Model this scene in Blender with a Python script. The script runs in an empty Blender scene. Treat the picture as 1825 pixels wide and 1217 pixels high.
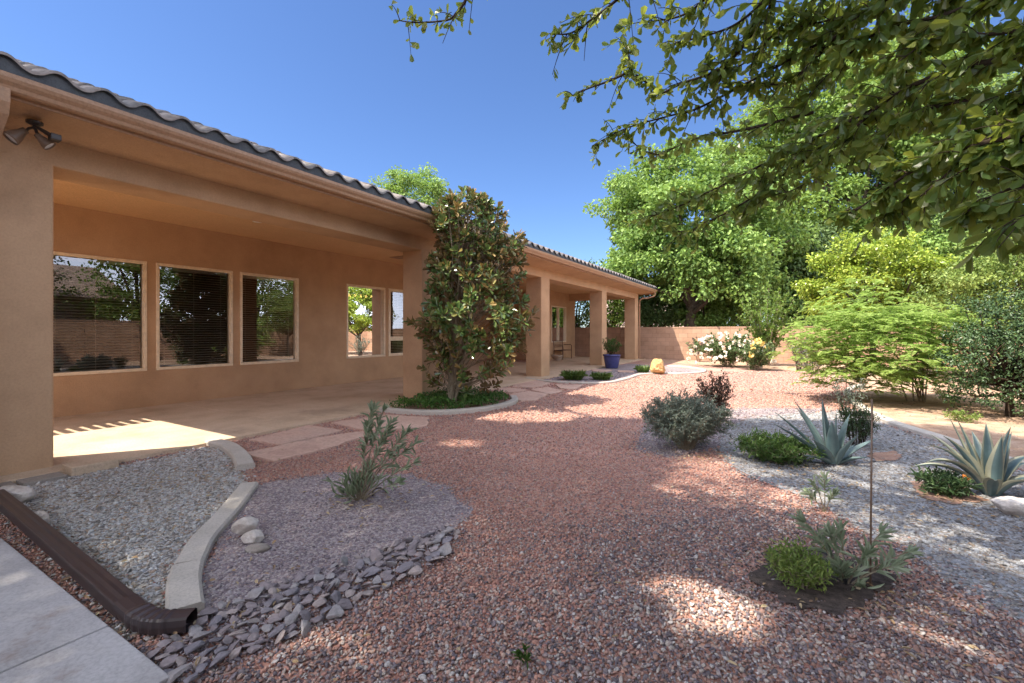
import bpy, bmesh, math, numpy as np
from mathutils import Vector, Matrix, noise as mnoise
R = np.random.default_rng(7)
scene = bpy.context.scene
COL = scene.collection
# ------------------------------------------------------------------ camera model
F_, CX, HY, H = 811.0, 912.5, 592.0, 1.25
TH = math.atan((1396-CX)/F_); C_, S_ = math.cos(TH), math.sin(TH)
GZ = -0.04                                   # gravel level; patio top is 0
def G(px, py, z=GZ):
    v = (py-HY)/F_; Z = (H-z)/v; u = (px-CX)/F_
    return (Z*(-S_+u*C_), Z*(C_+u*S_))
def at(px, py, Z):
    u = (px-CX)/F_
    return np.array([Z*(-S_+u*C_), Z*(C_+u*S_), H-(py-HY)/F_*Z])
def proj(p):
    p = np.asarray(p, float)
    Z = -S_*p[..., 0]+C_*p[..., 1]; Zs = np.where(Z > .05, Z, np.nan)
    return CX+F_*(C_*p[..., 0]+S_*p[..., 1])/Zs, HY+F_*(H-p[..., 2])/Zs, Z
RV = np.array([C_, S_, 0]); FV = np.array([-S_, C_, 0]); UP = np.array([0, 0, 1.])
SUN = np.array([.357, .5, -1.0])             # travel direction of sunlight

# ------------------------------------------------------------------ object helpers
def tag(o, label=None, cat=None, group=None, kind=None):
    if label: o['label'] = label
    if cat: o['category'] = cat
    if group: o['group'] = group
    if kind: o['kind'] = kind
    return o
def empty(name, loc, label, cat, group=None, rz=0):
    o = bpy.data.objects.new(name, None); COL.objects.link(o)
    o.location = loc; o.rotation_euler[2] = rz; o.empty_display_size = .1
    return tag(o, label, cat, group)
def link(name, me, mat, parent=None):
    o = bpy.data.objects.new(name, me); COL.objects.link(o)
    if mat is not None:
        me.materials.clear(); me.materials.append(mat)
    if parent is not None: o.parent = parent
    return o
def mesh_np(name, V, faces_by_size, smooth=False):
    """faces_by_size: list of int arrays (n,k)"""
    me = bpy.data.meshes.new(name)
    V = np.ascontiguousarray(V, dtype=np.float32)
    fs = [np.asarray(f, dtype=np.int32) for f in faces_by_size if len(f)]
    loops = np.concatenate([f.ravel() for f in fs])
    tot = np.concatenate([np.full(len(f), f.shape[1], np.int32) for f in fs])
    start = np.concatenate([[0], np.cumsum(tot)[:-1]]).astype(np.int32)
    me.vertices.add(len(V)); me.vertices.foreach_set('co', V.ravel())
    me.loops.add(len(loops)); me.loops.foreach_set('vertex_index', loops)
    me.polygons.add(len(tot)); me.polygons.foreach_set('loop_start', start)
    me.polygons.foreach_set('loop_total', tot)
    me.polygons.foreach_set('use_smooth', np.full(len(tot), smooth))
    me.update(calc_edges=True)
    return me
class MB:
    def __init__(s): s.v = []; s.q = []; s.t = []; s.n = []; s.c = 0
    def add(s, V, F):
        V = np.asarray(V, float).reshape(-1, 3); b = s.c
        s.v.append(V); s.c += len(V)
        for f in F:
            (s.q if len(f) == 4 else s.t if len(f) == 3 else s.n).append([i+b for i in f])
    def box(s, x0, x1, y0, y1, z0, z1):
        V = [(x, y, z) for x in (x0, x1) for y in (y0, y1) for z in (z0, z1)]
        s.add(V, [(0,1,3,2),(4,6,7,5),(0,4,5,1),(2,3,7,6),(0,2,6,4),(1,5,7,3)]); return s
    def tube(s, pts, rad, n=6, cap=True):
        pts = np.asarray(pts, float); rad = np.broadcast_to(np.asarray(rad, float), (len(pts),))
        V = []; up = np.array([.31, .23, .92])
        for i, p in enumerate(pts):
            d = pts[min(i+1, len(pts)-1)]-pts[max(i-1, 0)]
            d = d/(np.linalg.norm(d)+1e-9)
            a = np.cross(d, up); 
            if np.linalg.norm(a) < 1e-3: a = np.cross(d, [1, 0, 0])
            a /= np.linalg.norm(a); b = np.cross(d, a)
            for k in range(n):
                t = 2*math.pi*k/n
                V.append(p+rad[i]*(a*math.cos(t)+b*math.sin(t)))
        Fc = []
        for i in range(len(pts)-1):
            for k in range(n):
                k2 = (k+1) % n
                Fc.append((i*n+k, i*n+k2, (i+1)*n+k2, (i+1)*n+k))
        if cap:
            Fc.append(tuple(range(n))[::-1]); Fc.append(tuple((len(pts)-1)*n+k for k in range(n)))
        s.add(V, Fc); return s
    def sweep(s, pts, prof, closed_prof=True):
        """profile (a,z) swept along a ground polyline; a = offset to the left of travel"""
        pts = np.asarray(pts, float); n = len(prof); V = []
        for i, p in enumerate(pts):
            d = pts[min(i+1, len(pts)-1)][:2]-pts[max(i-1, 0)][:2]; d /= np.linalg.norm(d)
            l = np.array([-d[1], d[0]])
            for a, z in prof: V.append((p[0]+l[0]*a, p[1]+l[1]*a, (p[2] if len(p) > 2 else 0)+z))
        Fc = []
        for i in range(len(pts)-1):
            for k in range(n if closed_prof else n-1):
                k2 = (k+1) % n
                Fc.append((i*n+k, i*n+k2, (i+1)*n+k2, (i+1)*n+k))
        if closed_prof:
            Fc.append(tuple(range(n))); Fc.append(tuple((len(pts)-1)*n+k for k in range(n))[::-1])
        s.add(V, Fc); return s
    def prism(s, poly, z0, z1):
        n = len(poly)
        V = [(x, y, z0) for x, y in poly]+[(x, y, z1) for x, y in poly]
        s.add(V, [tuple(range(n))[::-1], tuple(range(n, 2*n))]+[(k, (k+1) % n, n+(k+1) % n, n+k) for k in range(n)]); return s
    def lathe(s, prof, n=20, c=(0, 0, 0)):
        V = [(c[0]+r*math.cos(2*math.pi*k/n), c[1]+r*math.sin(2*math.pi*k/n), c[2]+z) for r, z in prof for k in range(n)]
        Fc = [(i*n+k, i*n+(k+1) % n, (i+1)*n+(k+1) % n, (i+1)*n+k) for i in range(len(prof)-1) for k in range(n)]
        s.add(V, Fc); return s
    def build(s, name, mat, parent=None, smooth=False, bevel=0, angle=None):
        me = bpy.data.meshes.new(name)
        V = np.concatenate(s.v)
        me.from_pydata(V.tolist(), [], s.q+s.t+s.n)
        bm = bmesh.new(); bm.from_mesh(me)
        bmesh.ops.recalc_face_normals(bm, faces=bm.faces)
        if bevel:
            es = [e for e in bm.edges if len(e.link_faces) == 2 and e.calc_face_angle(0) > .6]
            bmesh.ops.bevel(bm, geom=es, offset=bevel, segments=2, affect='EDGES', profile=.5)
        bm.to_mesh(me); bm.free()
        if smooth: me.polygons.foreach_set('use_smooth', np.ones(len(me.polygons), bool))
        o = link(name, me, mat, parent)
        return o

# ------------------------------------------------------------------ materials
def newmat(name):
    m = bpy.data.materials.new(name); m.use_nodes = True
    nt = m.node_tree; b = nt.nodes['Principled BSDF']
    return m, nt, b
def ramp(nt, stops, interp='LINEAR'):
    r = nt.nodes.new('ShaderNodeValToRGB'); e = r.color_ramp
    e.interpolation = interp
    while len(e.elements) < len(stops): e.elements.new(.5)
    for el, (p, c) in zip(e.elements, stops): el.position = p; el.color = (*c, 1)
    return r
def nz(nt, scale, detail=4, rough=.6, vec=None):
    n = nt.nodes.new('ShaderNodeTexNoise'); n.inputs['Scale'].default_value = scale
    n.inputs['Detail'].default_value = detail; n.inputs['Roughness'].default_value = rough
    if vec is not None: nt.links.new(vec, n.inputs['Vector'])
    return n
def geo_pos(nt):
    return nt.nodes.new('ShaderNodeNewGeometry').outputs['Position']
def surf(name, cols, scale=3, rough=.85, bump=.3, bscale=120, bdist=.004, spec=.3, stain=None, metal=0, spk=1):
    """mottled surface: cols = ramp colours over noise, fine bump"""
    m, nt, b = newmat(name); L = nt.links.new; P = geo_pos(nt)
    n = nz(nt, scale, 6, .62, P)
    k = len(cols); r = ramp(nt, [(.3+.4*i/max(k-1, 1), c) for i, c in enumerate(cols)])
    L(n.outputs['Fac'], r.inputs[0]); out = r.outputs[0]
    if stain:
        n2 = nz(nt, stain[1], 5, .7, P); rr = ramp(nt, [(stain[2], (0, 0, 0)), (stain[2]+.18, (1, 1, 1))])
        L(n2.outputs['Fac'], rr.inputs[0])
        mx = nt.nodes.new('ShaderNodeMix'); mx.data_type = 'RGBA'
        L(rr.outputs[0], mx.inputs[0]); L(out, mx.inputs[6]); mx.inputs[7].default_value = (*stain[0], 1)
        out = mx.outputs[2]
    L(out, b.inputs['Base Color'])
    b.inputs['Roughness'].default_value = rough; b.inputs['Specular IOR Level'].default_value = spec
    b.inputs['Metallic'].default_value = metal
    if bump:
        nb = nz(nt, bscale, 3, .6, P); bp = nt.nodes.new('ShaderNodeBump')
        bp.inputs['Strength'].default_value = bump; bp.inputs['Distance'].default_value = bdist
        L(nb.outputs['Fac'], bp.inputs['Height']); L(bp.outputs[0], b.inputs['Normal'])
        ns = nz(nt, bscale*.7, 4, .75, P); rs_ = ramp(nt, [(.32, (1-.2*spk,)*3), (.55, (1+.04*spk,)*3), (.75, (1+.12*spk,)*3)]); L(ns.outputs['Fac'], rs_.inputs[0])
        m2 = nt.nodes.new('ShaderNodeMix'); m2.data_type = 'RGBA'; m2.blend_type = 'MULTIPLY'; m2.inputs[0].default_value = 1
        L(out, m2.inputs[6]); L(rs_.outputs[0], m2.inputs[7]); L(m2.outputs[2], b.inputs['Base Color'])
    return m
def leafmat(name, cols, trans=.3, rough=.45, tcol=None, back=None, spec=.4, nscale=1.2):
    m, nt, b = newmat(name); L = nt.links.new
    g = nt.nodes.new('ShaderNodeNewGeometry'); k = len(cols)
    n = nz(nt, nscale, 2, .5, g.outputs['Position'])
    add = nt.nodes.new('ShaderNodeMath'); add.operation = 'MULTIPLY_ADD'
    L(n.outputs['Fac'], add.inputs[0]); add.inputs[1].default_value = .9
    sub = nt.nodes.new('ShaderNodeMath'); sub.operation = 'SUBTRACT'
    L(g.outputs['Random Per Island'], add.inputs[2]); L(add.outputs[0], sub.inputs[0]); sub.inputs[1].default_value = .45
    r = ramp(nt, [(i/max(k-1, 1), c) for i, c in enumerate(cols)])
    L(sub.outputs[0], r.inputs[0]); col = r.outputs[0]
    if back is not None:
        mx = nt.nodes.new('ShaderNodeMix'); mx.data_type = 'RGBA'
        L(g.outputs['Backfacing'], mx.inputs[0]); L(col, mx.inputs[6]); mx.inputs[7].default_value = (*back, 1)
        bc = mx.outputs[2]
    else: bc = col
    L(bc, b.inputs['Base Color']); b.inputs['Roughness'].default_value = rough
    b.inputs['Specular IOR Level'].default_value = spec
    if trans > 0:
        t = nt.nodes.new('ShaderNodeBsdfTranslucent'); mixs = nt.nodes.new('ShaderNodeMixShader')
        mixs.inputs[0].default_value = trans
        if tcol: 
            mt = nt.nodes.new('ShaderNodeMix'); mt.data_type = 'RGBA'; mt.inputs[0].default_value = .6
            L(col, mt.inputs[6]); mt.inputs[7].default_value = (*tcol, 1); L(mt.outputs[2], t.inputs[0])
        else: L(col, t.inputs[0])
        L(b.outputs[0], mixs.inputs[1]); L(t.outputs[0], mixs.inputs[2])
        L(mixs.outputs[0], nt.nodes['Material Output'].inputs[0])
    return m
def gravel_sheet(name, cols, scale, bump=.8, big=None):
    m, nt, b = newmat(name); L = nt.links.new; P = geo_pos(nt)
    wob = nz(nt, scale*.35, 2, .5, P)
    v = nt.nodes.new('ShaderNodeTexVoronoi'); v.inputs['Scale'].default_value = scale
    va = nt.nodes.new('ShaderNodeVectorMath'); va.operation = 'MULTIPLY_ADD'
    L(wob.outputs['Color'], va.inputs[0]); va.inputs[1].default_value = (.012,)*3; L(P, va.inputs[2])
    L(va.outputs[0], v.inputs['Vector'])
    sp = nt.nodes.new('ShaderNodeSeparateColor'); L(v.outputs['Color'], sp.inputs[0])
    k = len(cols); r = ramp(nt, [((i+.0)/k, c) for i, c in enumerate(cols)], 'CONSTANT')
    L(sp.outputs[0], r.inputs[0]); out = r.outputs[0]
    # large soft variation of the fill
    n = nz(nt, .8, 5, .65, P); rr = ramp(nt, [(.3, (.78, .78, .8)), (.7, (1.12, 1.1, 1.08))]); L(n.outputs['Fac'], rr.inputs[0])
    mx = nt.nodes.new('ShaderNodeMix'); mx.data_type = 'RGBA'; mx.blend_type = 'MULTIPLY'; mx.inputs[0].default_value = 1
    L(out, mx.inputs[6]); L(rr.outputs[0], mx.inputs[7]); L(mx.outputs[2], b.inputs['Base Color'])
    b.inputs['Roughness'].default_value = .9; b.inputs['Specular IOR Level'].default_value = .2
    bp = nt.nodes.new('ShaderNodeBump'); bp.invert = True; bp.inputs['Strength'].default_value = bump
    bp.inputs['Distance'].default_value = .35/scale; L(v.outputs['Distance'], bp.inputs['Height']); L(bp.outputs[0], b.inputs['Normal'])
    return m
def island(name, cols, rough=.75, spec=.3, interp='CONSTANT', mott=.25, mscale=90):
    m, nt, b = newmat(name); L = nt.links.new
    g = nt.nodes.new('ShaderNodeNewGeometry'); k = len(cols)
    r = ramp(nt, [(i/k, c) for i, c in enumerate(cols)], interp)
    L(g.outputs['Random Per Island'], r.inputs[0])
    n = nz(nt, mscale, 3, .6, g.outputs['Position']); rr = ramp(nt, [(.3, (1-mott,)*3), (.7, (1+mott,)*3)]); L(n.outputs['Fac'], rr.inputs[0])
    mx = nt.nodes.new('ShaderNodeMix'); mx.data_type = 'RGBA'; mx.blend_type = 'MULTIPLY'; mx.inputs[0].default_value = 1
    L(r.outputs[0], mx.inputs[6]); L(rr.outputs[0], mx.inputs[7]); L(mx.outputs[2], b.inputs['Base Color'])
    b.inputs['Roughness'].default_value = rough; b.inputs['Specular IOR Level'].default_value = spec
    return m
def block_mat(name, c1, c2, mort, bw=.4, bh=.2):
    m, nt, b = newmat(name); L = nt.links.new; P = geo_pos(nt)
    s = nt.nodes.new('ShaderNodeSeparateXYZ'); L(P, s.inputs[0])
    a = nt.nodes.new('ShaderNodeMath'); L(s.outputs[0], a.inputs[0]); L(s.outputs[1], a.inputs[1])
    c = nt.nodes.new('ShaderNodeCombineXYZ'); L(a.outputs[0], c.inputs[0]); L(s.outputs[2], c.inputs[1])
    br = nt.nodes.new('ShaderNodeTexBrick'); L(c.outputs[0], br.inputs['Vector'])
    br.inputs['Scale'].default_value = 1; br.inputs['Brick Width'].default_value = bw; br.inputs['Row Height'].default_value = bh
    br.inputs['Mortar Size'].default_value = .006; br.inputs['Mortar Smooth'].default_value = .3; br.inputs['Bias'].default_value = 0
    br.inputs['Color1'].default_value = (*c1, 1); br.inputs['Color2'].default_value = (*c2, 1); br.inputs['Mortar'].default_value = (*mort, 1)
    n = nz(nt, 2.2, 6, .65, P); rr = ramp(nt, [(.3, (.82,)*3), (.7, (1.12,)*3)]); L(n.outputs['Fac'], rr.inputs[0])
    mx = nt.nodes.new('ShaderNodeMix'); mx.data_type = 'RGBA'; mx.blend_type = 'MULTIPLY'; mx.inputs[0].default_value = 1
    L(br.outputs['Color'], mx.inputs[6]); L(rr.outputs[0], mx.inputs[7]); L(mx.outputs[2], b.inputs['Base Color'])
    b.inputs['Roughness'].default_value = .95; b.inputs['Specular IOR Level'].default_value = .15
    bp = nt.nodes.new('ShaderNodeBump'); bp.inputs['Strength'].default_value = .6; bp.inputs['Distance'].default_value = .006; bp.invert = True
    L(br.outputs['Fac'], bp.inputs['Height']); L(bp.outputs[0], b.inputs['Normal'])
    return m
def plain(name, col, rough=.5, metal=0, spec=.5, emit=0):
    m, nt, b = newmat(name)
    n = nz(nt, 14, 4, .6, geo_pos(nt)); rr = ramp(nt, [(.3, tuple(x*.86 for x in col)), (.7, tuple(min(1, x*1.1) for x in col))])
    nt.links.new(n.outputs['Fac'], rr.inputs[0]); nt.links.new(rr.outputs[0], b.inputs['Base Color'])
    b.inputs['Roughness'].default_value = rough; b.inputs['Metallic'].default_value = metal; b.inputs['Specular IOR Level'].default_value = spec
    if emit:
        b.inputs['Emission Color'].default_value = (*col, 1); b.inputs['Emission Strength'].default_value = emit
    return m
M = {}
M['stucco'] = surf('stucco', [(.44, .285, .17), (.505, .328, .196), (.545, .358, .216)], 2.1, .92, .6, 75, .006, .12, stain=((.43, .275, .16), .55, .54), spk=.5)
M['ceiling'] = surf('ceiling_stucco_lit', [(.62, .40, .22), (.68, .445, .25)], 1.1, .92, .3, 90, .004, .12)  # wall stucco lightened for the ceiling, bounced light put into its colour
M['trim'] = surf('trim_paint', [(.36, .215, .125), (.41, .25, .15)], 3, .5, .05, 60, .002, .4)
M['tile'] = island('roof_tile', [(.25, .22, .205), (.30, .26, .235), (.19, .18, .175)], .9, .2, 'LINEAR', .3, 9)
M['stop'] = surf('bird_stop', [(.075, .085, .095), (.115, .125, .135)], 5, .9, .1, 90, .003, .2)
M['patio'] = surf('patio_concrete', [(.44, .325, .22), (.55, .415, .29), (.61, .475, .345)], 1.7, .8, .25, 70, .002, .3, stain=((.34, .25, .18), .7, .55))
M['walk'] = surf('walkway_concrete', [(.33, .31, .30), (.45, .43, .42), (.50, .485, .48)], 2.2, .8, .25, 90, .002, .3, stain=((.30, .22, .17), 1.6, .56))
M['kerb'] = surf('kerb_concrete', [(.45, .41, .35), (.54, .49, .43)], 6, .9, .35, 110, .003, .2)
M['paver'] = surf('paver_concrete', [(.27, .235, .20), (.34, .30, .26)], 6, .9, .35, 110, .003, .2)
M['flag'] = surf('flagstone', [(.46, .30, .235), (.55, .37, .29), (.50, .36, .29)], 1.7, .9, .35, 40, .006, .2, stain=((.30, .20, .17), 2.5, .58))
M['frame'] = plain('window_frame', (.80, .66, .47), .5)
M['blind'] = plain('blind_slat', (.50, .42, .33), .6)
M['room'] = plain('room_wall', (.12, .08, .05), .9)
M['pipe'] = plain('pipe_paint', (.052, .038, .038), .34)
M['dark'] = plain('dark_metal', (.035, .025, .02), .45)
M['bronze'] = plain('bronze_lamp', (.17, .11, .07), .45)
M['lens'] = plain('lamp_lens', (.7, .72, .75), .15)
M['white'] = plain('white_plastic', (.8, .75, .68), .5)
M['black'] = plain('black_plastic', (.02, .02, .02), .5)
M['blue_pot'] = plain('blue_glaze', (.055, .06, .19), .25)
M['stone_bowl'] = surf('stone_bowl', [(.36, .27, .2), (.44, .33, .25)], 8, .9, .2, 60, .003)
M['bench'] = plain('bench_metal', (.10, .045, .025), .6)
M['bark'] = surf('bark', [(.05, .036, .026), (.10, .075, .052), (.14, .11, .08)], 9, .95, .8, 35, .02, .1)
M['twig'] = surf('dark_twig', [(.035, .025, .018), (.07, .05, .035)], 30, .9, .4, 90, .004, .1)
M['palestem'] = surf('pale_stem', [(.22, .18, .12), (.32, .27, .19)], 20, .9, .3, 90, .003, .1)
M['whiterock'] = surf('white_rock', [(.40, .33, .27), (.58, .52, .46), (.66, .62, .58)], 7, .9, .7, 28, .02, .2)
M['boulder'] = surf('sandstone', [(.46, .27, .11), (.58, .38, .18), (.66, .47, .25)], 3, .95, .9, 14, .05, .15)
M['slate'] = []
for i, c in enumerate([(.235, .20, .205), (.28, .235, .235), (.31, .285, .28), (.22, .20, .215), (.34, .285, .265)]):
    M['slate'].append(surf('slate_%d' % i, [tuple(x*.8 for x in c), c, tuple(x*1.25 for x in c)], 14, .85, .5, 60, .006, .25))
M['block'] = block_mat('block_wall', (.40, .25, .165), (.46, .295, .20), (.27, .18, .125))
m, nt, b = newmat('window_glass')
for n_ in list(nt.nodes):
    if n_.type == 'BSDF_PRINCIPLED': nt.nodes.remove(n_)
tr = nt.nodes.new('ShaderNodeBsdfTransparent'); tr.inputs[0].default_value = (.75, .73, .7, 1)
gl = nt.nodes.new('ShaderNodeBsdfGlossy'); gl.inputs['Roughness'].default_value = 0.0; gl.inputs[0].default_value = (.95, .97, 1, 1)
fr = nt.nodes.new('ShaderNodeFresnel'); fr.inputs[0].default_value = 1.6
ma = nt.nodes.new('ShaderNodeMath'); ma.operation = 'MULTIPLY_ADD'; ma.inputs[1].default_value = .9; ma.inputs[2].default_value = .06
ms = nt.nodes.new('ShaderNodeMixShader'); L = nt.links.new
L(fr.outputs[0], ma.inputs[0]); L(ma.outputs[0], ms.inputs[0]); L(tr.outputs[0], ms.inputs[1]); L(gl.outputs[0], ms.inputs[2])
L(ms.outputs[0], nt.nodes['Material Output'].inputs[0]); M['glass'] = m

PATHC = [(.46, .235, .17), (.40, .195, .145), (.52, .30, .225), (.34, .165, .125), (.45, .32, .25), (.28, .22, .205), (.54, .29, .205), (.22, .14, .125), (.43, .22, .16), (.50, .36, .29)]
PATHC = [tuple(np.array(c)*.88+np.array([.36, .25, .24])*.12) for c in PATHC]
MIXC = [(.27, .19, .17), (.19, .16, .165), (.34, .28, .25), (.14, .115, .125), (.42, .36, .31), (.32, .19, .15), (.22, .18, .19), (.47, .43, .40), (.12, .10, .105), (.36, .22, .17)]
WHITEC = [(.47, .43, .37), (.58, .55, .49), (.36, .32, .28), (.66, .63, .58), (.50, .43, .35), (.25, .22, .19), (.55, .49, .41), (.62, .59, .55), (.42, .31, .22), (.50, .49, .47)]
PURPC = [(.24, .19, .20), (.29, .245, .25), (.18, .145, .155), (.34, .29, .28), (.26, .21, .215), (.40, .355, .33), (.22, .185, .20), (.30, .23, .21), (.16, .13, .14), (.36, .32, .32)]
WHITEC = [tuple(np.array(c)*np.array([.85, .88, .92])) for c in WHITEC]
GREYC = [tuple(np.array(c)*np.array([.60, .62, .66])) for c in WHITEC]
M['grey_s'] = gravel_sheet('grey_gravel', GREYC, 50)
M['path_s'] = gravel_sheet('path_gravel', PATHC, 66)
M['mix_s'] = gravel_sheet('mixed_gravel', MIXC, 60)
M['white_s'] = gravel_sheet('pale_gravel', WHITEC, 50)
M['purp_s'] = gravel_sheet('purple_gravel', PURPC, 68)
M['soil'] = surf('dark_soil', [(.05, .04, .035), (.10, .08, .07), (.15, .115, .095)], 30, 1, .8, 120, .01, .1)
M['redsoil'] = surf('red_soil', [(.28, .17, .125), (.36, .225, .165), (.42, .28, .21)], 18, 1, .7, 90, .012, .1)
M['tan'] = surf('tan_earth', [(.32, .2, .135), (.42, .28, .195), (.50, .36, .27)], 5, 1, .7, 60, .02, .1)

# ------------------------------------------------------------------ generic geometry
def in_poly(pts, poly):
    x, y = pts[:, 0], pts[:, 1]; ins = np.zeros(len(pts), bool); n = len(poly)
    for i in range(n):
        x1, y1 = poly[i]; x2, y2 = poly[(i+1) % n]
        cnd = ((y1 > y) != (y2 > y))
        with np.errstate(divide='ignore', invalid='ignore'):
            ins ^= cnd & (x < (x2-x1)*(y-y1)/(y2-y1+1e-12)+x1)
    return ins
def densify(poly, step=.12, jit=.0, closed=True):
    out = []; n = len(poly)
    for i in range(n if closed else n-1):
        a = np.array(poly[i], float); b_ = np.array(poly[(i+1) % n], float)
        k = max(1, int(np.linalg.norm(b_[:2]-a[:2])/step))
        for j in range(k):
            p = a+(b_-a)*j/k; out.append(p+(R.normal(0, jit, len(p)) if jit else 0))
    if not closed: out.append(np.array(poly[-1], float))
    return out
def smooth_line(pts, n=8):
    pts = [np.array(p, float) for p in pts]; P = [2*pts[0]-pts[1]]+pts+[2*pts[-1]-pts[-2]]; out = []
    for i in range(1, len(P)-2):
        for j in range(n):
            t = j/n; p0, p1, p2, p3 = P[i-1:i+3]
            out.append(.5*((2*p1)+(-p0+p2)*t+(2*p0-5*p1+4*p2-p3)*t*t+(-p0+3*p1-3*p2+p3)*t**3))
    out.append(pts[-1]); return out
def nrm(a): return a/(np.linalg.norm(a, axis=-1, keepdims=True)+1e-9)
LEAF = np.array([(0, 0, 0), (.32, .5, .10), (.72, .42, .07), (1, 0, -.06), (.72, -.42, .07), (.32, -.5, .10)])
LEAF_OB = np.array([(0, 0, 0), (.45, .40, .08), (.80, .5, .05), (1, 0, -.04), (.80, -.5, .05), (.45, -.40, .08)])
LEAFQ = np.array([(0, 3, 2, 1), (0, 5, 4, 3)])
class Leaves:
    def __init__(s): s.p = []; s.d = []; s.u = []; s.l = []; s.w = []
    def add(s, p, d, u, l, w):
        p = np.atleast_2d(p); n = len(p)
        s.p.append(p); s.d.append(np.broadcast_to(d, (n, 3))); s.u.append(np.broadcast_to(u, (n, 3)))
        s.l.append(np.broadcast_to(l, (n,))); s.w.append(np.broadcast_to(w, (n,)))
    def arrays(s): return [np.concatenate(x) for x in (s.p, s.d, s.u, s.l, s.w)]
    def mesh(s, name, tmpl=LEAF, keep=None):
        p, d, u, l, w = s.arrays()
        if keep is not None:
            k = keep(p); p, d, u, l, w = p[k], d[k], u[k], l[k], w[k]
        d = nrm(d); y = nrm(np.cross(u, d)); z = np.cross(d, y)
        T = tmpl
        V = (p[:, None, :]+l[:, None, None]*(T[None, :, 0:1]*d[:, None, :]+T[None, :, 2:3]*z[:, None, :])
             + (w*1.0)[:, None, None]*T[None, :, 1:2]*y[:, None, :])
        n = len(p); k = len(T)
        Fq = (LEAFQ[None]+(np.arange(n)*k)[:, None, None]).reshape(-1, 4)
        return mesh_np(name, V.reshape(-1, 3), [Fq])
    def build(s, name, mat, parent=None, tmpl=LEAF, keep=None):
        return link(name, s.mesh(name, tmpl, keep), mat, parent)
def rdir(n, zb=0.0, zs=1.0):
    v = R.normal(0, 1, (n, 3)); v[:, 2] = v[:, 2]*zs+zb; return nrm(v)
def bez(a, b_, c, n=7):
    t = np.linspace(0, 1, n)[:, None]; return (1-t)**2*a+2*t*(1-t)*b_+t*t*c

def shrub(name, label, cat, loc, rx, h, nst, nsub, nl, ll, lw, mat, smat, group=None, ry=None, up=.5, fill=.35, sr=.008, sublen=.35,
          droop=.0, tmpl=LEAF, lo=.15, wh=1, lean=(0, 0), stemname='stems', hmin=.35, rosette=0, spread=.06):
    """stems rise from the base, carry side shoots, and the side shoots carry the leaves (local coordinates)"""
    ry = ry or rx; root = empty(name, loc, label, cat, group); mb = MB(); lv = Leaves()
    for i in range(nst):
        az = 2*math.pi*(i+R.random())/nst; rr = math.sqrt(R.random()*.95+.05)
        hh = h*(hmin+(1-hmin)*math.sqrt(max(0, 1-rr*rr*.95)))*R.uniform(.8, 1.05)
        tip = np.array([rx*rr*math.cos(az)+lean[0], ry*rr*math.sin(az)+lean[1], hh])
        base = np.array([spread*math.cos(az), spread*math.sin(az), -.02])*1.0; base[2] = -.02
        mid = base*.4+tip*.45+np.array([0, 0, h*.12]); mid[:2] *= .75
        st = bez(base, mid, tip, 7); mb.tube(st, np.linspace(sr, sr*.35, 7), 5, False)
        for j in range(nsub):
            t = lo+(1-lo)*(j+R.random())/nsub; f = t*6; k = min(int(f), 5); o = st[k]+(st[k+1]-st[k])*(f-k)
            d = nrm(st[k+1]-st[k])*.6+rdir(1, up)[0]; d = nrm(d)
            e = o+d*sublen*R.uniform(.45, 1.1)*(1.1-.4*t)+np.array([0, 0, -droop*sublen])
            sb = bez(o, o+d*sublen*.5, e, 4); mb.tube(sb, np.linspace(sr*.45, sr*.2, 4), 4, False)
            n = max(2, int(nl*R.uniform(.7, 1.3)))
            if rosette:
                n2 = rosette; a = np.arange(n2)*2.4+R.random()*6
                ax = nrm(d+np.array([0, 0, .35])); s1 = nrm(np.cross(ax, [.3, .5, .1])); s2 = np.cross(ax, s1)
                el = np.linspace(.95, .15, n2)+R.normal(0, .1, n2)
                dd = np.cos(a)[:, None]*s1+np.sin(a)[:, None]*s2
                dd = dd*np.sin(el*1.45)[:, None]+ax*np.cos(el*1.45)[:, None]
                pp = np.repeat(e[None], n2, 0)-ax*np.linspace(.06, 0, n2)[:, None]*1.0
                lv.add(pp, dd, ax+R.normal(0, .25, (n2, 3)), ll*R.uniform(.65, 1.1, n2), lw*R.uniform(.75, 1.1, n2)); 
                n = n//2
                if n < 1: continue
            tt = R.random(n); q = tt[:, None]; pp = o*(1-q)+e*q+R.normal(0, .012, (n, 3))
            dd = nrm(d*.5+rdir(n, .15)); 
            lv.add(pp, dd, np.array([0, 0, 1.])+R.normal(0, .4, (n, 3)), ll*R.uniform(.6, 1.15, n), lw*R.uniform(.7, 1.15, n))
    mb.build(stemname, smat, root, True); lv.build('foliage', mat, root, tmpl)
    return root

def crown_leaves(lv, c, rad, ncl, npl, clr, ll, lw, shell=.45, lump=.25, flat=.6, seed=0, zcut=-.8, updir=.8):
    c = np.array(c, float); rad = np.array(rad, float); cs = []
    tries = 0
    while len(cs) < ncl and tries < ncl*20:
        tries += 1
        d = rdir(1)[0]; 
        if d[2] < zcut: continue
        lmp = min(1.16, 1+lump*2*(mnoise.noise(Vector(d*1.9+seed*7.3))))
        cs.append(c+d*rad*lmp*R.uniform(shell, 1)**.6)
    cs = np.array(cs)
    for q in cs:
        n = int(npl*R.uniform(.6, 1.3)); s = clr*R.uniform(.6, 1.3)
        v = rdir(n)*R.random((n, 1))**.45*s*np.array([1, 1, flat])
        p = q+v; dd = nrm(v/s*.8+rdir(n, -.15)); dd[:, 2] -= .25
        lv.add(p, dd, np.array([0, 0, updir])+v/s*.5+R.normal(0, .45, (n, 3)), ll*R.uniform(.6, 1.2, n), lw*R.uniform(.7, 1.2, n))
    return cs
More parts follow.
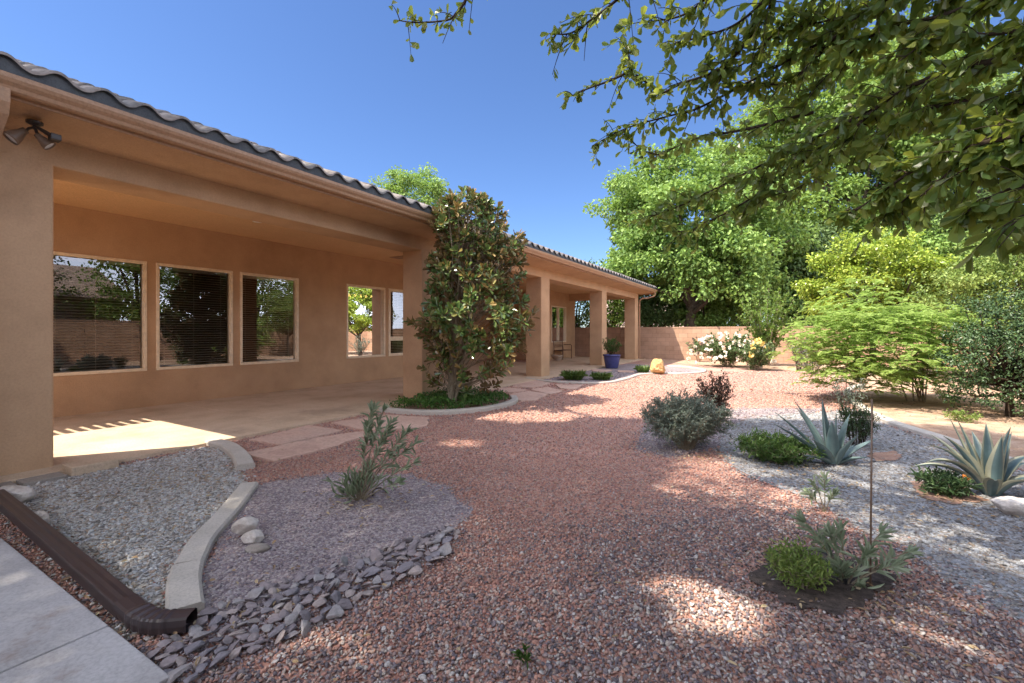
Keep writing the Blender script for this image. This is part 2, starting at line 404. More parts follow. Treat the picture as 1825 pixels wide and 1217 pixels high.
def tree(name, label, loc, trunk_h, trunk_r, c, rad, mat, ncl=120, npl=90, clr=1.0, ll=.2, lw=.11, group=None, shell=.45, lump=.25, lean=(0, 0),
         bark='bark', nlimb=14, zcut=-.8, flat=.6, cat='tree', updir=.8):
    root = empty(name, loc, label, cat, group); lv = Leaves(); mb = MB()
    cs = crown_leaves(lv, c, rad, ncl, npl, clr, ll, lw, shell, lump, flat, R.random()*50, zcut, updir)
    top = np.array([lean[0], lean[1], trunk_h])
    mb.tube(bez(np.array([0, 0, -.2]), np.array([lean[0]*.2, lean[1]*.2, trunk_h*.5]), top, 6), np.linspace(trunk_r*1.25, trunk_r*.75, 6), 9)
    mb.build('trunk', M[bark], root, True)
    ml = MB(); idx = R.choice(len(cs), min(nlimb, len(cs)), replace=False)
    for i in idx:
        e = cs[i]; o = top*R.uniform(.75, 1.0); mid = o*.5+e*.5+np.array([0, 0, .25*np.linalg.norm(e-o)*R.uniform(-.2, .5)])+R.normal(0, .25, 3)
        ml.tube(bez(o, mid, e, 8), np.linspace(trunk_r*.5, trunk_r*.08, 8), 6, False)
    ml.build('limbs', M[bark], root, True); lv.build('crown', mat, root)
    return root

# ================================================================== SETTING
def sheet(name, poly, z, mat, kind='structure', step=.15, jit=.03):
    pts = densify(poly, step, jit); me = bpy.data.meshes.new(name)
    bm = bmesh.new(); vs = [bm.verts.new((p[0], p[1], z)) for p in pts]; bm.faces.new(vs)
    bmesh.ops.triangulate(bm, faces=bm.faces); bmesh.ops.recalc_face_normals(bm, faces=bm.faces)
    for f in bm.faces:
        if f.normal.z < 0: f.normal_flip()
    bm.to_mesh(me); bm.free(); return tag(link(name, me, mat), kind=kind)
GP = lambda pts: [G(*p) for p in pts]
me = bpy.data.meshes.new('ground'); s_ = 200
me.from_pydata([(-s_, -s_, GZ), (s_, -s_, GZ), (s_, s_, GZ), (-s_, s_, GZ)], [], [(0, 1, 2, 3)])
tag(link('ground', me, M['path_s']), kind='structure')
Z_WHITE_L = GP([(0, 868), (90, 850), (150, 842), (330, 806), (382, 792), (420, 815), (436, 850), (440, 868), (390, 930), (330, 1010), (298, 1105), (255, 1140), (30, 905)])+[(-4.6, .82), (-5.6, .85)]
Z_PURP_L = GP([(436, 868), (500, 856), (600, 846), (720, 846), (800, 868), (838, 905), (812, 955), (690, 1005), (560, 1050), (470, 1080), (372, 1110), (300, 1105), (372, 1010), (400, 930)])
Z_WHITE_R = [G(*p) for p in [(1330, 748), (1290, 766), (1280, 800), (1308, 838), (1345, 856), (1430, 880), (1470, 905), (1520, 935), (1640, 1000), (1740, 1060), (1825, 1110)]]+[(2.6, 1.9), (3.4, 3.2), (2.6, 5.6)]+GP([(1825, 842), (1745, 814), (1682, 790), (1603, 766), (1548, 742), (1520, 728), (1480, 735), (1400, 738)])
Z_PURP_R = GP([(1240, 738), (1320, 728), (1470, 728), (1400, 760), (1310, 790), (1190, 818), (1130, 800), (1150, 755)])
Z_MIX = GP([(1000, 1000), (1180, 900), (1330, 880), (1480, 920), (1640, 1000), (1825, 1110)])+[(2.4, 1.7), (1.6, .9), (.6, .7), (-.6, 1.2), (-.75, 1.8)]
Z_SLATE = GP([(262, 1217), (258, 1172), (350, 1130), (372, 1098), (470, 1056), (560, 1026), (640, 998), (720, 968), (800, 940), (818, 962), (785, 1002), (700, 1045), (620, 1095), (555, 1128), (478, 1158), (380, 1196), (335, 1230)])
Z_SOIL = GP([(1325, 1010), (1360, 985), (1440, 968), (1560, 992), (1635, 1035), (1590, 1085), (1480, 1118), (1400, 1108), (1345, 1060)])
Z_RED = GP([(1612, 866), (1640, 858), (1720, 876), (1770, 900), (1700, 904), (1635, 890)])
Z_RED2 = GP([(1540, 808), (1600, 805), (1615, 818), (1560, 826)])
Z_MID = GP([(943, 676), (1022, 680), (1077, 681), (1113, 677), (1137, 669), (1173, 665), (1236, 665), (1256, 663), (1244, 659), (1188, 653), (1120, 648)])+[(-5.6, 15.9), (-5.58, 11.0)]
Z_BED = [(x+.06, y) for x, y in [(1.55, 13.5), (1.13, 11.4), (1.15, 9.2), (1.34, 8.05), (1.6, 7.3), (1.8, 6.6), (2.0, 6.1), (2.6, 5.2)]]+[(6.4, 4.2), (6.4, 21.9), (.4, 21.9), (-2.9, 21.9), (-2.2, 18.6), (.2, 17.8), (1.2, 15.8)]
Z_WELL = GP([(690, 733), (790, 737), (858, 731), (900, 717), (890, 700)])+[(-5.85, 7.1), (-5.85, 6.4)]
Z_BACK = [(-6.0, 21.9), (-2.9, 21.9), (-2.2, 18.6), (-3.4, 19.5), (-5.2, 19.8)]
sheet('gravel_bed', Z_WHITE_L, GZ+.004, M['white_s'])
sheet('gravel_bed', Z_PURP_L, GZ+.008, M['purp_s'])
sheet('gravel_bed', Z_PURP_R, GZ+.004, M['purp_s'])
sheet('gravel_bed', Z_WHITE_R, GZ+.008, M['grey_s'])
sheet('gravel_bed', Z_MID, GZ+.006, M['purp_s'])
def ragged(poly, k):
    c = np.mean(poly, 0); out = []
    for p in densify(smooth_line(list(poly)+[poly[0]], 6), .03):
        d = p-c; out.append(c+d*k*(1+.38*mnoise.noise(Vector((p[0]*5, p[1]*5, 1)))+.2*mnoise.noise(Vector((p[0]*16, p[1]*16, 4)))))
    return out
for z_, k_, m_ in ((Z_SOIL, .78, 'soil'), (Z_RED, .8, 'redsoil'), (Z_RED2, .8, 'redsoil')): sheet('soil_patch', ragged(z_, k_), GZ+.014, M[m_], step=.1, jit=.008)
sheet('planting_bed', Z_BED, GZ+.012, M['tan'])
sheet('planting_bed', Z_WELL, GZ+.01, M['redsoil'])
sheet('earth_strip', Z_BACK, GZ+.006, M['tan'])

# pebbles: real stones over the sheets, one loose mass per kind of gravel
ico = bmesh.new(); bmesh.ops.create_icosphere(ico, subdivisions=1, radius=1)
IV = np.array([v.co[:] for v in ico.verts]); IF = np.array([[v.index for v in f.verts] for f in ico.faces]); ico.free()
ico = bmesh.new(); bmesh.ops.create_icosphere(ico, subdivisions=2, radius=1)
IV2 = np.array([v.co[:] for v in ico.verts]); IF2 = np.array([[v.index for v in f.verts] for f in ico.faces]); ico.free()
def pebbles(P, size, flat, base, ang=.18, fine=False):
    n = len(P); bv, bf = (IV2, IF2) if fine else (IV, IF); k = len(bv)
    a = R.uniform(0, 6.283, n); sx = size*R.uniform(.8, 1.35, n); sy = size*R.uniform(.6, 1.0, n); sz = size*flat*R.uniform(.7, 1.25, n)
    V = np.repeat(bv[None], n, 0)
    nl = R.normal(0, 1, (n, 3, 3)); off = np.sin(np.einsum('nij,kj->nki', nl*1.6, bv)).mean(2)
    V = V*(1+ang*off[..., None])
    V = V*np.stack([sx, sy, sz], 1)[:, None, :]
    ti = R.normal(0, .3, (n, 2)); V[..., 2] += V[..., 0]*ti[:, :1]+V[..., 1]*ti[:, 1:]
    c, s = np.cos(a)[:, None], np.sin(a)[:, None]
    X = V[..., 0]*c-V[..., 1]*s; Y = V[..., 0]*s+V[..., 1]*c
    V = np.stack([X+P[:, :1], Y+P[:, 1:2], V[..., 2]+base+sz[:, None]*.55], 2)
    return V.reshape(-1, 3), (bf[None]+(np.arange(n)*k)[:, None, None]).reshape(-1, 3)
acc = {k: [] for k in ('path', 'white', 'grey', 'purp', 'mix', 'soil')}
def zone_of(P):
    J = P+R.normal(0, .06, P.shape); z = np.zeros(len(P), int)
    zm = in_poly(P+R.normal(0, .2, P.shape), Z_MIX)
    for code, poly in ((2, Z_PURP_R), (6, Z_WHITE_R), (3, None), (1, Z_WHITE_L), (2, Z_PURP_L), (2, Z_SLATE), (2, Z_MID), (4, Z_SOIL), (4, Z_RED), (4, Z_RED2), (5, Z_BED), (5, Z_WELL), (5, Z_BACK)):
        z[zm if poly is None else in_poly(J if code != 4 else P+R.normal(0, .12, P.shape), poly)] = code
    return z
KEEP_OUT = []
bands = [(.55, 1.45, .021), (1.45, 2.3, .0138), (2.3, 3.2, .0162), (3.2, 4.6, .020), (4.6, 6.6, .028), (6.6, 10, .046), (10, 15, .08)]
for bi, (z0, z1, sp) in enumerate(bands):
    xs = np.arange(-9, 9, sp); ys = np.arange(-.6, z1*1.6+1, sp)
    X, Y = np.meshgrid(xs, ys); P = np.stack([X.ravel(), Y.ravel()], 1)
    Zc = -S_*P[:, 0]+C_*P[:, 1]; u = (C_*P[:, 0]+S_*P[:, 1])/np.maximum(Zc, .1)
    k = (Zc > z0) & (Zc < z1) & (np.abs(u) < 1.45) & ~((P[:, 0] < -5.62)) & ~((P[:, 1] < .77) & (P[:, 0] < -1.9))
    P = P[k]+R.uniform(-.5, .5, (k.sum(), 2))*sp
    P = P[R.random(len(P)) < .9]; z = zone_of(P)
    Zc = -S_*P[:, 0]+C_*P[:, 1]; nn_ = np.array([mnoise.noise(Vector((p[0]*1.3, p[1]*1.3, 5))) for p in P]) if z0 < 5 else 0
    z[(z == 0) & (R.random(len(P)) < np.clip((3.3-Zc)/1.6+.5*nn_, 0, 1)*.72)] = 3
    grow = max(1, sp/.0185)**.55
    for code, key, size, flat, frac in ((0, 'path', .0073, .6, 1), (1, 'white', .0102, .42, .72), (6, 'grey', .0105, .42, .75), (2, 'purp', .0073, .58, 1), (3, 'mix', .0075, .6, 1), (4, 'soil', .0055, .6, .9), (5, 'soil', .006, .6, .2)):
        q = P[z == code]; q = q[R.random(len(q)) < frac]
        if code == 1: pass
        if not len(q): continue
        sz = size*grow*np.exp(R.normal(0, .22, len(q)))*(1.0 if bi != 1 else .92)
        acc[key].append(pebbles(q, sz, flat, GZ+.004, fine=(bi == 1)))
        if code in (0, 1, 2, 3, 6):       # stray bigger stones
            q2 = q[R.random(len(q)) < .025]
            if len(q2): acc[key].append(pebbles(q2, size*1.5*grow*np.ones(len(q2)), .6, GZ+.006, fine=(bi in (1, 2))))
PM = dict(grey=island('grey_pebble', GREYC, .7), path=island('path_pebble', PATHC, .7), white=island('pale_pebble', WHITEC, .7), purp=island('purple_pebble', PURPC, .7), mix=island('mixed_pebble', MIXC, .6), soil=island('soil_crumb', [(.09, .07, .06), (.2, .15, .12), (.06, .05, .045), (.36, .3, .26), (.14, .1, .08)], .95))
for key, nm, lb in (('path', 'red_gravel', 'loose pink and orange gravel covering the wide garden path'), ('white', 'pale_gravel', 'loose pale gravel filling the bed beside the drain pipe'), ('grey', 'grey_gravel', 'loose blue grey gravel filling the agave bed'),
                ('purp', 'purple_gravel', 'fine purple grey gravel round the oleander and along the patio'), ('mix', 'mixed_gravel', 'mixed grey and brown gravel around the young plants'), ('soil', 'soil_crumbs', 'dark crumbs of soil and mulch around young plants')):
    off = 0; VV = []; FF = []
    for V, Fc in acc[key]: VV.append(V); FF.append(Fc+off); off += len(V)
    tag(link(nm, mesh_np(nm, np.concatenate(VV), [np.concatenate(FF)], True), PM[key]), lb, 'gravel', kind='stuff')
# dry leaves
lv = Leaves(); P = np.stack([R.uniform(-5.2, 2.5, 2600), R.uniform(.8, 9.5, 2600)], 1)
keep = R.random(2600) < (.12+.5*(np.array([mnoise.noise(Vector((p[0]*1.1, p[1]*1.1, 3))) for p in P]) > .12))
P = P[keep]; n = len(P)
Pb = np.concatenate([np.array(G(*c))+R.normal(0, s, (k, 2)) for c, s, k in (((1230, 812), .22, 60), ((1450, 838), .3, 110), ((1500, 1045), .3, 90), ((1700, 900), .3, 90), ((640, 893), .22, 60), ((300, 860), .3, 80), ((430, 1075), .3, 60))])
P = np.concatenate([P, Pb]); n = len(P)
lv.add(np.concatenate([P, np.full((n, 1), GZ+.022)], 1), rdir(n, 0, .12), np.array([0, 0, 1.])+R.normal(0, .35, (n, 3)), R.uniform(.02, .05, n), R.uniform(.008, .018, n))
M['litter'] = leafmat('dry_leaf', [(.42, .3, .16), (.3, .19, .1), (.5, .4, .24), (.2, .12, .07)], 0, .8)
tag(lv.build('leaf_litter', M['litter']), 'dry tan leaves scattered over the gravel', 'leaves', kind='stuff')

# patio slabs (with control joints), walkway
mb = MB()
for y0, y1 in ((-6, -.2), (-.194, 2.95+.9), (3.856, 6.9)): mb.box(-9.2, -5.6, y0, y1, -.2, 0)
for y0, y1 in ((6.906, 11.2), (11.206, 16.4), (16.406, 21.75)): mb.box(-12.0 if y1 < 18 else -9.2, -5.6, y0, y1, -.2, 0)
tag(mb.build('patio', M['patio'], bevel=.006), kind='structure')
mb = MB()
for x0, x1 in ((-8.2, -4.9), (-4.892, -2.484), (-2.476, -1.92)):
    for y0, y1 in ((-.75, .79), (-2.4, -.758)): mb.box(x0, x1, y0, y1, -.2, -.004 if x0 > -5 else -.003)
tag(mb.build('walkway', M['walk'], bevel=.006), kind='structure')

# ================================================================== HOUSE
house = empty('house', (0, 0, 0), 'long tan stucco house with a deep pillared patio and tiled roof', 'house')
XW, XB, XI = -9.2, -5.85, -6.35
wins = [(2.17, 3.43), (3.56, 4.82), (4.955, 6.22), (7.5, 8.765)]
door = (8.88, 9.82); w6 = (18.98, 20.62)
mb = MB()
def wallx(x0, x1, ya, yb, holes, ztop=3.45):
    y = ya
    for (a, b_, z0, z1) in holes:
        mb.box(x0, x1, y, a, -.1, ztop); 
        if z0 > 0: mb.box(x0, x1, a, b_, -.1, z0)
        mb.box(x0, x1, a, b_, z1, ztop); y = b_
    mb.box(x0, x1, y, yb, -.1, ztop)
wallx(XW-.2, XW, -6, 10.6, [(a, b_, .6, 2.44) for a, b_ in wins]+[(door[0], door[1], .6, 2.44)])
wallx(XW-.2, XW, 18.5, 21.75, [(w6[0], w6[1], .78, 2.48)])
mb.box(-12.2, XW-.2, 10.4, 10.6, -.1, 3.45); mb.box(-12.2, XW-.2, 18.5, 18.7, -.1, 3.45); mb.box(-12.4, -12.2, 10.4, 18.7, -.1, 3.45)
mb.box(-12.2, XW-.2, 21.55, 21.75, -.1, 3.45)
mb.build('wall', M['stucco'], house)
mb = MB(); mb.box(-9.4, 3.2, -6.3, -6.1, -.1, 3.2); mb.build('wing_wall', M['stucco'], house)
mb = MB(); mb.add([(-9.6, -5.5, 3.15), (3.8, -5.5, 3.15), (3.8, -11, 5.0), (-9.6, -11, 5.0), (-9.6, -5.5, 3.25), (3.8, -5.5, 3.25), (3.8, -11, 5.1), (-9.6, -11, 5.1)], [(0,1,2,3),(4,7,6,5),(0,4,5,1),(1,5,6,2),(2,6,7,3),(3,7,4,0)]); mb.build('wing_roof', M['tile'], house)
MB().box(XI+.003, XB+.003, -3, 1.46, -.1, 2.84).build('near_wall', M['stucco'], house, bevel=.02)
for y0, y1 in ((6.5, 7.0), (11.42, 11.96), (16.42, 16.95), (20.86, 21.36)):
    MB().box(XI+.003, XB+.003, y0, y1, -.1, 2.84).build('pillar', M['stucco'], house, bevel=.02)
mb = MB(); mb.box(XI, XB, -3, 21.40, 2.8, 3.30); mb.build('beam', M['stucco'], house, bevel=.015)
MB().box(XW, XI, 21.0, 21.40, 2.82, 3.25).build('end_beam', M['stucco'], house, bevel=.01)
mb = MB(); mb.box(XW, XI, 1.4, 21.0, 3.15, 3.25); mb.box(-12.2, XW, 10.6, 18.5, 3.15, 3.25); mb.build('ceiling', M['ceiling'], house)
mb = MB(); V = [(x, y, z_+t) for x, z_ in ((XB-.02, 3.04), (-5.25, 3.105)) for y in (-3, 21.93) for t in (0, .04)]; mb.add(V, [(0,1,3,2),(4,6,7,5),(0,4,5,1),(2,3,7,6),(0,2,6,4),(1,5,7,3)]); mb.box(-9.3, XB-.03, 21.4, 21.93, 3.05, 3.10); mb.build('soffit', M['stucco'], house)
mb = MB(); mb.box(-5.26, -5.232, -3, 21.95, 3.095, 3.25); mb.box(-9.3, -5.26, 21.935, 21.96, 3.03, 3.25); mb.build('fascia', M['trim'], house)
# gutter: ogee section swept along the eave
prof = [(0, 0), (.055, 0), (.075, .012), (.085, .04), (.11, .065), (.122, .09), (.122, .125), (.110, .125), (.108, .095), (.07, .05), (.06, .012), (.006, .012), (.006, .125), (0, .125)]
mb = MB(); V = []; n = len(prof); ys = np.linspace(-3, 21.97, 9)
for y in ys: V += [(-5.23+a, y, 3.12+z) for a, z in prof]
mb.add(V, [(i*n+k, i*n+(k+1) % n, (i+1)*n+(k+1) % n, (i+1)*n+k) for i in range(8) for k in range(n)]+[tuple(range(n)), tuple(8*n+k for k in range(n))[::-1]])
mb.build('gutter', M['trim'], house)
# tiled roof: wavy courses stepping up the slope
pitch, sl = .305, .40; XE, ZE = -5.13, 3.325
yy = np.arange(-3, 22.0, pitch/12); ph = ((yy/pitch) % 1.0)
wave = np.where(ph < .58, np.sin(ph/.58*math.pi)*.052, -np.sin((ph-.58)/.42*math.pi)*.022)
VV = []; FQ = []; base = 0; ny = len(yy); crs = .37; ncs = 19
per = 12
for ti in range(int(len(yy)/per)):
    ys_ = np.arange(ti*per, min(ti*per+per+1, ny)); k = len(ys_)
    for c in range(ncs):
        if ti*pitch-3 < 1.1 and 3.4 < c*crs < 3.4 and False: continue
        x0 = XE-c*crs; x1 = x0-crs-.05
        if yy[ys_[0]] < 1.2 and x0 < -6.75: continue
        for (xx, lift) in ((x0, .024), (x1, .0)):
            zz = ZE+(XE-xx)*sl+wave[ys_]+lift+R.normal(0, .0025)
            VV.append(np.stack([np.full(k, xx), yy[ys_]+(.004 if xx == x0 else 0), zz], 1))
        VV.append(np.stack([np.full(k, x0-.002), yy[ys_]+.004, ZE+c*crs*sl+wave[ys_]+.002], 1))
        a = base+np.arange(k-1); 
        FQ.append(np.stack([a, a+1, a+k+1, a+k], 1)); FQ.append(np.stack([a+2*k, a+2*k+1, a+1, a], 1)); base += 3*k
roof = empty('roof', (0, 0, 0), None, None); roof.parent = house
link('roof_tiles', mesh_np('roof_tiles', np.concatenate(VV), [np.concatenate(FQ)], True), M['tile'], roof)
mb = MB(); z = lambda x: ZE-.03+(XE-x)*sl
for y0, y1, xa, xb in ((1.35, 21.9, -5.28, -12.3), (-3, 1.35, -5.28, -6.75)):
    V = [(x, y, z(x)-t) for x in (xa, xb) for y in (y0, y1) for t in (0, .06)]
    mb.add(V, [(0,1,3,2),(4,6,7,5),(0,4,5,1),(2,3,7,6),(0,2,6,4),(1,5,7,3)])
V = [(x, y, z(-12.3)-t-(-12.3-x)*sl) for x in (-12.3, -19) for y in (-4, 21.9) for t in (0, .06)]
mb.add(V, [(0,1,3,2),(4,6,7,5),(0,4,5,1),(2,3,7,6),(0,2,6,4),(1,5,7,3)])
mb.build('roof_deck', M['stop'], roof)
V = []; nw = len(yy)
for xx in (-5.165, -5.19):
    for zz in (np.full(nw, 3.2), ZE+wave+.012+(XE-xx)*sl): V.append(np.stack([np.full(nw, xx), yy, zz], 1))
a_ = np.arange(nw-1); link('bird_stop', mesh_np('bird_stop', np.concatenate(V), [np.concatenate([np.stack([a_, a_+1, a_+1+nw, a_+nw], 1), np.stack([a_+nw, a_+nw+1, a_+3*nw+1, a_+3*nw], 1)])]), M['stop'], roof)
mb = MB()
V = [(-5.26, 21.94, 3.1), (-12.3, 21.94, 3.1), (-12.3, 21.94, 6.1), (-5.26, 21.94, 3.3)]
V += [(x, 21.90, z_) for x, _, z_ in V]; mb.add(V, [(0,1,2,3),(7,6,5,4),(0,4,5,1),(1,5,6,2),(2,6,7,3),(3,7,4,0)])
mb.build('gable_end', M['stucco'], roof)
# battens over the open courtyard end, whose gaps let the sun stripe the patio floor
mb = MB()
for i in range(34): mb.box(-9.19, -8.72, -3.1+i*.135, -3.1+i*.135+.07, 3.16, 3.22)
mb.build('eave_slats', M['trim'], house)
# windows
def window(y0, y1, z0, z1, blind=False, split=None, x=XW, fw=.05, rail=None):
    w = empty('window', (x, y0, z0), None, None); w.parent = house
    W, Hh = y1-y0, z1-z0; f = MB()
    f.box(-.10, .018, 0, W, 0, fw); f.box(-.10, .018, 0, W, Hh-fw, Hh); f.box(-.10, .0181, 0, fw, fw, Hh-fw); f.box(-.10, .0181, W-fw, W, fw, Hh-fw)
    if split: f.box(-.09, .012, W/2-.022, W/2+.022, fw, Hh-fw)
    if rail: f.box(-.09, .016, fw, W-fw, rail, rail+.11)
    f.build('frame', M['frame'], w, bevel=.006)
    p = MB(); p.add([(-.05, fw, fw), (-.05, W-fw, fw), (-.05, W-fw, Hh-fw), (-.05, fw, Hh-fw)], [(0, 1, 2, 3)]); p.build('pane', M['glass'], w)
    if blind:
        b_ = MB(); n = int(Hh/.048)
        for i in range(n):
            zz = .06+i*(Hh-.16)/n
            b_.add([(-.16, .06, zz+.006), (-.16, W-.06, zz+.006), (-.112, W-.06, zz-.006), (-.112, .06, zz-.006)], [(0, 1, 2, 3)])
            b_.add([(-.112, .06, zz-.006), (-.112, W-.06, zz-.006), (-.112, W-.06, zz-.009), (-.112, .06, zz-.009)], [(0, 1, 2, 3)])
        for t in (.13, .5, .87): b_.box(-.112, -.108, W*t-.003, W*t+.003, .05, Hh-.1)
        b_.box(-.17, -.105, .055, W-.055, Hh-.1, Hh-.052)
        b_.build('blind', M['blind'], w)
    return w
for i, (a, b_) in enumerate(wins): window(a, b_, .6, 2.44, blind=i < 3)
window(door[0], door[1], .6, 2.44, rail=.42, fw=.075, blind=True)
window(w6[0], w6[1], .78, 2.48, split=True)
# rooms behind the glass
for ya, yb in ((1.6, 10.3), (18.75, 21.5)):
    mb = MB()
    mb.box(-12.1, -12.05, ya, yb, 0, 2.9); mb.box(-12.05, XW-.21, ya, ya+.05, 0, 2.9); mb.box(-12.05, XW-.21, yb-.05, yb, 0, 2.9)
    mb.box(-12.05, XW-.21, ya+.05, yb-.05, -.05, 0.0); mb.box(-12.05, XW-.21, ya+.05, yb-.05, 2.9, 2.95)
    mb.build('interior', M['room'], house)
# recessed lights and ceiling vent
for x, y in ((-7.75, 4.47), (-6.95, 13.3), (-7.0, 17.9)):
    mb = MB(); mb.lathe([(.002, 3.142), (.055, 3.141), (.075, 3.143), (.075, 3.152)], 20, (x, y, 0)); mb.build('recessed_light', M['white'], house, True)
mb = MB(); mb.box(-8.55, -8.0, 8.3, 8.62, 3.138, 3.155)
for i in range(9): mb.box(-8.5+i*.055, -8.47+i*.055, 8.34, 8.58, 3.13, 3.137)
mb.build('ceiling_vent', M['trim'], house)
# downspouts fixed to the house
def squarepipe(mb, pts, a=.05, b_=.036, ribs=3):
    pts = np.asarray(pts, float); V = []
    pr = [(-a, -b_), (-a*.4, -b_*.9), (0, -b_), (a*.4, -b_*.9), (a, -b_), (a, b_), (a*.4, b_*.9), (0, b_), (-a*.4, b_*.9), (-a, b_)]
    for i, p in enumerate(pts):
        d = nrm(pts[min(i+1, len(pts)-1)]-pts[max(i-1, 0)]); s1 = np.array([0, 1., 0]) if abs(d[1]) < .7 else np.array([1., 0, 0]); 
        s1 = nrm(s1-d*np.dot(s1, d)); s2 = np.cross(d, s1)
        V += [p+s1*x+s2*y for x, y in pr]
    n = len(pr)
    mb.add(V, [(i*n+k, i*n+(k+1) % n, (i+1)*n+(k+1) % n, (i+1)*n+k) for i in range(len(pts)-1) for k in range(n)]+[tuple(range(n)), tuple((len(pts)-1)*n+k for k in range(n))])
mb = MB(); squarepipe(mb, [(-5.16, .98, 3.13), (-5.16, .98, 3.03), (-5.19, .98, 2.96), (-5.27, .97, 2.87), (-5.6, .96, 2.62), (-5.76, .95, 2.48), (-5.80, .95, 2.36), (-5.80, .95, .1)], .055, .04)
mb.build('downspout', M['trim'], house, bevel=.004)
mb = MB(); squarepipe(mb, [(-5.17, 21.80, 3.13), (-5.17, 21.80, 3.02), (-5.22, 21.80, 2.95), (-5.5, 21.7, 2.86), (-5.7, 21.5, 2.84), (-5.80, 21.45, 2.74), (-5.81, 21.44, 2.6), (-5.81, 21.44, .08), (-5.78, 21.44, .0), (-5.6, 21.44, -.02)], .04, .03)
mb.build('downspout', M['trim'], house)

# things on and under the eaves
sl_ = empty('security_light', (-5.49, 1.25, 3.05), 'bronze floodlight with two lamp heads under the eave', 'security light')
mb = MB(); mb.lathe([(0, -.002), (.055, -.002), (.055, -.02), (.03, -.035), (0, -.035)], 16); mb.tube([(0, 0, -.03), (0, 0, -.07)], .012)
mb.tube([(0, 0, -.05), tuple(-RV*.05+UP*-.06), tuple(-RV*.07+UP*-.075)], .011); mb.tube([(0, 0, -.05), tuple(RV*.02+UP*-.10)], .011); mb.build('bracket', M['dark'], sl_)
def lamp_head(c, d, col, r=.06, L_=.14):
    d = nrm(np.array(d, float)); c = np.array(c, float); a = nrm(np.cross(d, [0.2, .1, 1])); b_ = np.cross(d, a)
    def ringed(prof):
        n = 20; V = [c+d*z+(a*math.cos(2*math.pi*k/n)+b_*math.sin(2*math.pi*k/n))*r_ for r_, z in prof for k in range(n)]
        return V, [(i*n+k, i*n+(k+1) % n, (i+1)*n+(k+1) % n, (i+1)*n+k) for i in range(len(prof)-1) for k in range(n)]
    m1 = MB(); m1.add(*ringed([(.001, 0), (r*.45, .002), (r*.55, L_*.3), (r*.8, L_*.6), (r, L_*.9), (r, L_), (r*.93, L_), (r*.9, L_*.9)]))
    h = m1.build('lamp_head', M[col], sl_, True)
    m2 = MB(); m2.add(*ringed([(.001, L_*.93), (r*.6, L_*.935), (r*.9, L_*.90)])); m2.build('lens', M['lens'], h, True)
lamp_head(-RV*.075+UP*-.075, -FV*.55-RV*.35+UP*-.75, 'bronze')
lamp_head(RV*.015+UP*-.11, FV*.3+RV*.45+UP*-.55, 'bronze', .05, .12)
mb = MB(); mb.tube([tuple(RV*.02+UP*-.05), tuple(RV*.09+UP*-.09), tuple(RV*.15+UP*-.13)], [.014, .018, .02], 8)
mb.box(.10, .18, .055, .125, -.165, -.11); mb.build('motion_sensor', M['dark'], sl_, bevel=.008)
fan = empty('ceiling_fan', (-7.6, 13.0, 3.15), 'dark ceiling fan under the far patio roof', 'ceiling fan')
mb = MB(); mb.lathe([(0, 0), (.07, 0), (.05, -.05), (.015, -.06), (.015, -.25), (.1, -.27), (.12, -.33), (.09, -.4), (0, -.41)], 16); mb.build('motor', M['dark'], fan, True)
for k in range(5):
    a = 2*math.pi*k/5+.3; d = np.array([math.cos(a), math.sin(a)]); l = np.array([-d[1], d[0]]); mb = MB()
    V = [(*(d*r_+l*w_), -.32+tz+t) for r_, w_, tz in ((.1, -.03, 0), (.1, .03, 0), (.68, .075, .012), (.68, -.06, -.012)) for t in (0, .008)]
    mb.add(V, [(0,2,4,6),(1,7,5,3),(0,1,3,2),(2,3,5,4),(4,5,7,6),(6,7,1,0)]); mb.build('blade', M['dark'], fan)
chan = empty('chandelier', (-10.6, 9.15, 2.9), 'small lit chandelier seen through the far patio window', 'chandelier')
mb = MB(); mb.tube([(0, 0, 0), (0, 0, -.55)], .012); mb.tube([(0, -.42, -.58), (0, .42, -.58)], .015); mb.build('bar', M['dark'], chan)
E_b = plain('lamp_glow', (1, .62, .2), .5, emit=6)
for k in range(5):
    mb = MB(); mb.lathe([(0, -.13), (.03, -.12), (.04, -.085), (.025, -.05), (0, -.045)], 12, (0, -.4+.2*k, -.5)); mb.build('bulb', E_b, chan, True)

# ================================================================== HARD LANDSCAPE THINGS
dp = empty('drain_pipe', (-2.4, .88, GZ), 'brown ribbed downspout pipe lying on the ground beside the walkway', 'drain pipe')
o0 = np.array([-2.4, .88, GZ])
mb = MB(); squarepipe(mb, [np.array(p)-o0 for p in ((-5.74, .95, .06), (-4.5, .93, .035), (-3.5, .905, .02), (-2.52, .875, .008))], .044, .032); mb.build('pipe', M['pipe'], dp, bevel=.008)
ep = [(-2.56, .877, .013), (-2.44, .874, .010), (-2.38, .877, .006), (-2.33, .889, .004), (-2.285, .91, .003), (-2.245, .94, .003), (-2.195, .98, .004)]
ep = [np.array(p) for p in smooth_line(ep, 5)]
mb = MB(); V = []; n = 12
for i, p in enumerate(ep):
    d = nrm(ep[min(i+1, len(ep)-1)]-ep[max(i-1, 0)]); s1 = nrm(np.cross([0, 0, 1], d)); k = .0465+.0035*((i//2) % 2) if 5 < i < 26 else .0465
    for a in np.linspace(0, 2*math.pi, n, endpoint=False):
        cx_ = np.sign(math.cos(a))*abs(math.cos(a))**.45; cz_ = np.sign(math.sin(a))*abs(math.sin(a))**.45
        V.append(p-o0+s1*cx_*k+UP*cz_*k*.74+UP*.004)
mb.add(V, [(i*n+k, i*n+(k+1) % n, (i+1)*n+(k+1) % n, (i+1)*n+k) for i in range(len(ep)-1) for k in range(n)])
mb.build('elbow', M['pipe'], dp, False)

